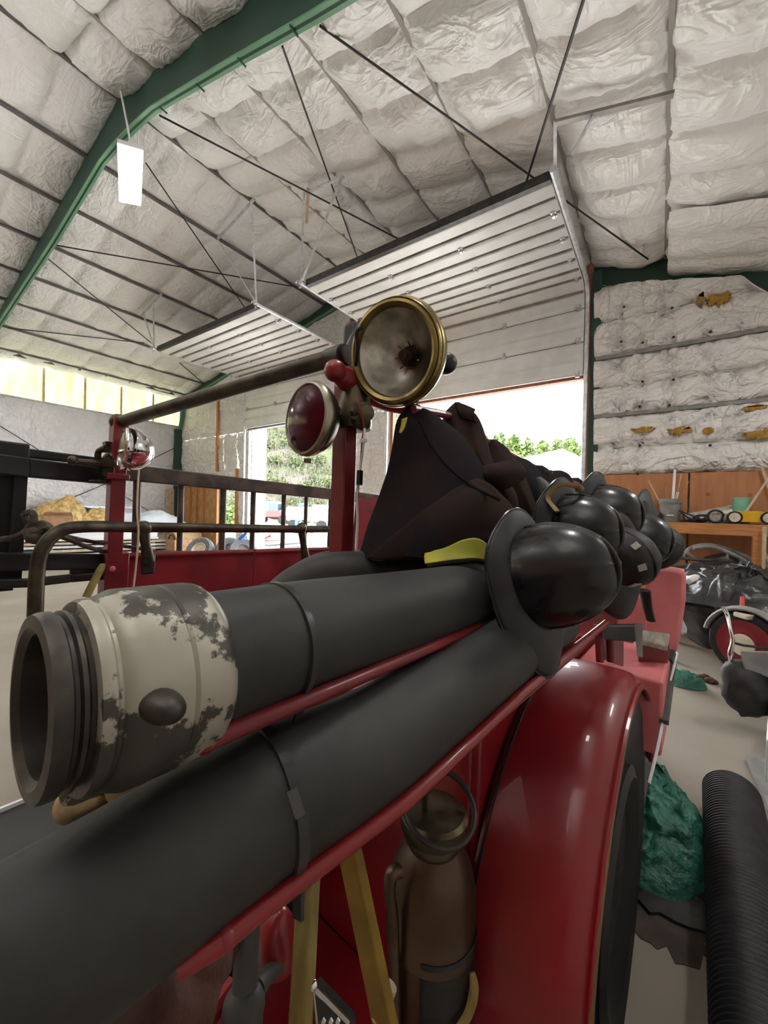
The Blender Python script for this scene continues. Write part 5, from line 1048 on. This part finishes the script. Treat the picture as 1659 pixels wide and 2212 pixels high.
bm = BM(); bar(bm, onY(1646, 1010, 6.70), V((1.215, 6.70, SZ+.01)), .025, .03); solo('broom_handle', bm, m_wood2, 'short white stick crossing the top of the slanting pole', 'stick')
bm = BM(); bar(bm, onY(1652, 1138, 6.25), V((onY(1650, 1165, 6.25).x, 6.25, .01)), .05, .03); solo('plank', bm, m_wood2, 'yellowish plank standing beside the shelf leg', 'plank')
# --- heap of black sheeting and tubing
e_, n_ = X_, Y_
hc0 = V((.80, 5.15, 0))
TB = thing('low_table', 'low dark table buried under the black sheeting', 'table', (.75, 5.3, 0)); bm = BM(); box(bm, (.75, 5.45, .62), (1.5, .9, .06)); add('table_top', bm, m_black, TB)
for x in (.1, 1.4):
    for y in (5.06, 5.84):
        bm = BM(); box(bm, (x, y, .3), (.06, .06, .6)); add('leg', bm, m_black, TB)
mound('black_sheeting', V((.75, 5.35, .65)), .85, .62, .24, m_bplas, 'heap of crumpled black plastic sheeting in front of the shelf', 'plastic sheeting', X_, Y_, 3, .16, nu=56, nv=22, s=4.5)
SHT = thing('plastic_sheet', 'black plastic sheet hanging down to the floor from the junk heap', 'plastic sheet', (.2, 4.65, 0))
def sheet(name, t, rows, m, th=.006, nu=28, nv=8, seed=0, amp=.03, s=7):
    bm = BM(); loft(bm, [[P(*q) for q in r] for r in rows], nu, nv)
    for v in bm.verts: v.co += noise.noise_vector(v.co*s+V((seed, 0, 0)))*amp
    return add(name, bm, m, t, solid=th, ang=60)
sheet('sheet', SHT, [[(1440, 1265, 4.3), (1490, 1262, 4.2), (1540, 1265, 4.2), (1600, 1268, 4.3)], [(1462, 1300, 4.2), (1505, 1300, 4.0), (1548, 1300, 4.1), (1590, 1300, 4.2)], [(1478, 1340, 4.3), (1515, 1345, 4.1), (1552, 1345, 4.1), (1580, 1330, 4.2)], [(1490, 1380, 4.4), (1525, 1400, 4.2), (1560, 1395, 4.2), (1585, 1370, 4.3)]], m_bplas, seed=2)
SHT2 = thing('plastic_sheet', 'shiny grey-white plastic sheet on the front of the junk heap by the red seat panel', 'plastic sheet', (.15, 4.8, 0))
sheet('sheet', SHT2, [[(1440, 1235, 4.4), (1480, 1230, 4.2), (1530, 1232, 4.15), (1560, 1240, 4.2)], [(1470, 1250, 4.2), (1500, 1252, 4.0), (1530, 1255, 4.0), (1565, 1262, 4.1)], [(1480, 1272, 4.1), (1505, 1280, 3.95), (1530, 1285, 3.95), (1560, 1290, 4.0)]], m_white, seed=5, amp=.05, s=9)
SHT3 = thing('plastic_sheet', 'glossy black plastic fold with a bright glint above the red mower wheel', 'plastic sheet', (.7, 4.5, 0))
sheet('sheet', SHT3, [[(1535, 1250, 3.9), (1560, 1240, 3.8), (1600, 1235, 3.8), (1615, 1230, 3.9)], [(1528, 1285, 3.8), (1560, 1280, 3.65), (1590, 1275, 3.65), (1612, 1262, 3.8)], [(1525, 1310, 3.9), (1555, 1320, 3.7), (1585, 1308, 3.7), (1605, 1290, 3.8)]], m_bplas, seed=8, amp=.05, s=8)
SHT4 = thing('plastic_sheet', 'light blue plastic sheet edge hanging behind the red seat panel', 'plastic sheet', (0, 4.6, 0))
sheet('sheet', SHT4, [[(1470, 1300, 4.5), (1480, 1296, 4.4), (1490, 1300, 4.4)], [(1470, 1340, 4.5), (1484, 1330, 4.4), (1498, 1345, 4.4)], [(1472, 1372, 4.6), (1486, 1368, 4.5), (1500, 1390, 4.5)]], m_bluew, seed=3, amp=.02)
TBG = 'loops of grey-black tubing lying on the black sheeting'
for i, (pts, lab_) in enumerate(((((1445, 1224, 4.4), (1495, 1222, 4.5), (1550, 1226, 4.5), (1600, 1224, 4.5)), 'straight dark tube lying lowest across the junk heap'), (((1432, 1190, 5.0), (1470, 1204, 4.9), (1520, 1210, 4.8), (1580, 1212, 4.8)), 'thin tube running from the last helmet across the heap'), (((1500, 1208, 4.9), (1484, 1192, 4.9), (1500, 1180, 4.95), (1540, 1178, 4.9), (1600, 1196, 4.9), (1668, 1230, 4.5)), 'large grey tubing loop arching over the heap'), (((1498, 1184, 4.75), (1540, 1182, 4.7), (1600, 1206, 4.6), (1620, 1230, 4.6), (1668, 1262, 4.3)), 'second grey tubing loop under the arching one'))):
    bm = BM(); tube(bm, [P(*q) for q in pts], .022, 10, 8); solo('tubing_loop', bm, m_grey if i > 1 else m_greyp, lab_, 'tubing')
for i, (px, py, d, lab_) in enumerate(((1586, 1205, 4.9, 'open black duct end standing up in the heap below the green bundle'), (1618, 1250, 4.2, 'wide black duct end facing out above the red mower frame'))):
    t = thing('black_duct', lab_, 'duct', P(px, py, d)); bm = BM(); q = P(px, py, d); r = .12 if i else .09
    lathe(bm, q, V((.35, -.85, .15)) if i else V((.6, -.7, .3)), [(r*.92, -.03), (r*.92, 0), (r, 0), (r*1.02, -.25), (r*.95, -.45)], 28, True, True); add('tube', bm, m_bplas, t); bm = BM(); torus(bm, q, V((.35, -.85, .15)) if i else V((.6, -.7, .3)), r, .012, 28, 8); add('lip', bm, m_grey, t)
mound('green_tarp', P(1628, 1222, 5.3), .40, .35, .45, m_tarp, 'crumpled green tarp bundle on the junk heap under the shelf end', 'tarp', X_, Y_, 11, .10, nu=44, nv=18, s=7)
bm = BM(); bar(bm, P(1637, 1152, 4.9), P(1662, 1222, 4.7), .025, .02); solo('stick', bm, m_wood2, 'thin pale stick leaning against the green tarp bundle', 'stick')
bm = BM(); torus(bm, P(1462, 1180, 5.4), Y_+X_*.3, .06, .006, 28, 6); solo('wire_loop', bm, m_grey, 'thin wire loop sticking up by the last helmet', 'wire')
bm = BM(); box(bm, V((1.12, 3.75, .35)), (.4, .4, .7)); solo('black_bin', bm, m_black, 'black bin behind the red mower frame', 'bin', bevel=.02)
# --- red wheeled mower
MW = thing('mower', 'old red-wheeled mower with chrome lever at the edge of the heap', 'mower', V((onZ(1610, 1480).x, onZ(1610, 1480).y, 0)))
wc = P(1612, 1392, 3.05); wn = (CO-wc); wn.z = 0; wn = (wn.normalized()*.8+V((-.5, -.1, 0))).normalized()
bm = BM(); lathe(bm, wc, wn, [(.19, -.10), (.235, -.09), (.255, -.04), (.255, .0), (.235, .03), (.185, .03)], 48, True, False); add('tire', bm, m_tire, MW)
bm = BM(); lathe(bm, wc, wn, [(.19, .02), (.185, .035), (.15, .02), (.10, .03), (.09, .05), (0, .05)], 40); add('wheel_disc', bm, m_mower, MW)
bm = BM(); lathe(bm, wc, wn, [(.085, .045), (.08, .06), (.02, .062), (0, .062)], 24); add('hub_cap', bm, m_hub, MW)
bm = BM(); torus(bm, wc, wn, .275, .02, 40, 8, .2, PI*.95, 2.2); add('fender', bm, m_grey, MW)
bm = BM(); tube(bm, [P(1562, 1312, 2.85), P(1571, 1328, 2.85), P(1578, 1360, 2.8), P(1583, 1385, 2.78), P(1578, 1410, 2.78), P(1580, 1436, 2.78)], [.014, .013, .010, .012, .016, .010], 12, 5); add('lever', bm, m_chrome, MW)
bm = BM(); tube(bm, [P(1583, 1388, 2.78), P(1605, 1394, 2.76), P(1668, 1402, 2.7)], .009, 8); add('link_rod', bm, m_iron, MW)
bm = BM(); tube(bm, [P(1603, 1320, 3.2), P(1604, 1290, 3.25)], .016, 10); tube(bm, [P(1636, 1322, 3.1), P(1668, 1330, 3.0)], .014, 10); add('frame_tube', bm, m_jred, MW)
bm = BM(); box(bm, P(1628, 1330, 3.05), (.22, .12, .04), (CR, CF, Z_)); add('saddle_bracket', bm, m_hub, MW, bevel=.01)
bm = BM(); a0, b0 = P(1598, 1405, 2.70), P(1690, 1408, 2.60); prism(bm, [a0, b0, b0-Z_*.20, a0-Z_*.13+(b0-a0)*.12], ray(1640, 1420).normalized()*.2); add('deck', bm, m_grey, MW, bevel=.01)
bm = BM(); ball(bm, P(1612, 1480, 2.75), (.15, .12, .20), CR, CF, Z_); wob(bm, .035, 9, 4); add('engine_bag', bm, m_helm3, MW)
bm = BM(); prism(bm, [P(1572, 1440, 2.75), P(1610, 1436, 2.70), P(1700, 1470, 2.6), P(1700, 1545, 2.62), P(1600, 1550, 2.7), P(1576, 1500, 2.75)], ray(1640, 1490).normalized()*.15); wob(bm, .012, 20, 2); add('under_guard', bm, m_helm2, MW, bevel=.01)
bm = BM(); q = V((wc.x+.25, wc.y-.05, .13)); lathe(bm, q, wn, [(.05, -.04), (.13, -.04), (.13, .04), (.05, .04)], 24); add('small_wheel', bm, m_tire, MW)
# --- floor clutter by the wheel
q = onZ(1425, 1800); mound('green_tarp', q+V((-.02, .0, .004)), .22, .40, .20, m_tarp, 'large crumpled green tarp on the floor behind the fire truck wheel', 'tarp', X_, Y_, 15, .08, nu=110, nv=44, s=7)
q = onZ(1478, 1478); mound('green_tarp', q+Z_*.004, .16, .12, .09, m_tarp, 'small dark green tarp scrap on the floor near the mower', 'tarp', X_, Y_, 19, .05, nu=32, nv=12, s=9)
q = onZ(1455, 1935); bm = BM(); n = 28; prism(bm, [q+V((.20*math.cos(2*PI*k/n)*(1+.3*nz((k*.5, 1, 0), 1)), .13*math.sin(2*PI*k/n)*(1+.4*nz((k*.5, 5, 0), 1)), .002)) for k in range(n)], (0, 0, .012)); solo('rubber_mat', bm, m_bplas, 'dark rubber mat under the near edge of the large green tarp', 'mat')
q = onZ(1440, 2010); bm = BM(); prism(bm, [q+V((.12*math.cos(2*PI*k/n)*(1+.7*nz((k*.6, 2, 0), 1)), .10*math.sin(2*PI*k/n)*(1+.7*nz((k*.6, 7, 0), 1)), .0)) for k in range(n)], (0, 0, .003)); struct('floor_stain', bm, m_stain)
for px, py in ((1535, 1470), (1500, 1362), (1478, 1358), (1520, 1462)):
    bm = BM(); ball(bm, onZ(px, py, .025), (.05, .04, .025)); wob(bm, .015, 25, px); solo('leaf_litter_clump', bm, m_brn, 'small dark clump of debris on the concrete floor near the mower', 'debris', 'debris on the floor')
# corrugated black drain pipe
pa1, pb1 = onZ(1580, 1716, .115), onZ(1655, 2290, .115); dv = (pb1-pa1); Lp = dv.length+.5; dv.normalize()
bm = BM(); pr_ = [(.090, .0), (.105, 0)]
k = 0.0
while k < Lp: pr_ += [(.115, k+.002), (.115, k+.010), (.108, k+.013), (.108, k+.018)]; k += .02
lathe(bm, pa1, dv, pr_, 36, False, True); solo('drain_pipe', bm, m_black, 'black corrugated drain pipe lying on the floor along the photo edge', 'pipe', ang=80)
bm = BM(); a1, b1 = onZ(1610, 1640, .01), onZ(1720, 1900, .01); sd = V((1, .1, 0)); prism(bm, [a1, b1, b1+sd*.4, a1+sd*.4], (0, 0, .03)); solo('grey_board', bm, m_grey, 'grey board on the floor beside the corrugated pipe', 'board')
bm = BM(); a1 = onZ(1652, 1690, .03); prism(bm, [a1, a1+V((.5, .1, 0)), a1+V((.55, .75, 0)), a1+V((.12, .65, 0))], (0, 0, .24)); solo('white_carton', bm, m_white, 'white carton edge showing above the grey board', 'carton', bevel=.01)
bm = BM(); a1 = onZ(1520, 1855, .02); prism(bm, [a1, a1+V((.10, -.04, -.01)), a1+V((.02, -.06, -.01))], (0, 0, .008)); solo('wood_chip', bm, m_wood, 'pale splinter lying between the green tarp and the pipe', 'splinter')
EXPOSURE = 0.95
# ------------------------------------------------------------------ render look
S.view_settings.view_transform = 'Standard'; S.view_settings.look = 'None'; S.view_settings.gamma = 1; S.view_settings.use_curve_mapping = False
S.view_settings.exposure = EXPOSURE
S.cycles.max_bounces = 10; S.cycles.diffuse_bounces = 6; S.cycles.glossy_bounces = 5; S.cycles.transmission_bounces = 8; S.cycles.use_denoising = True
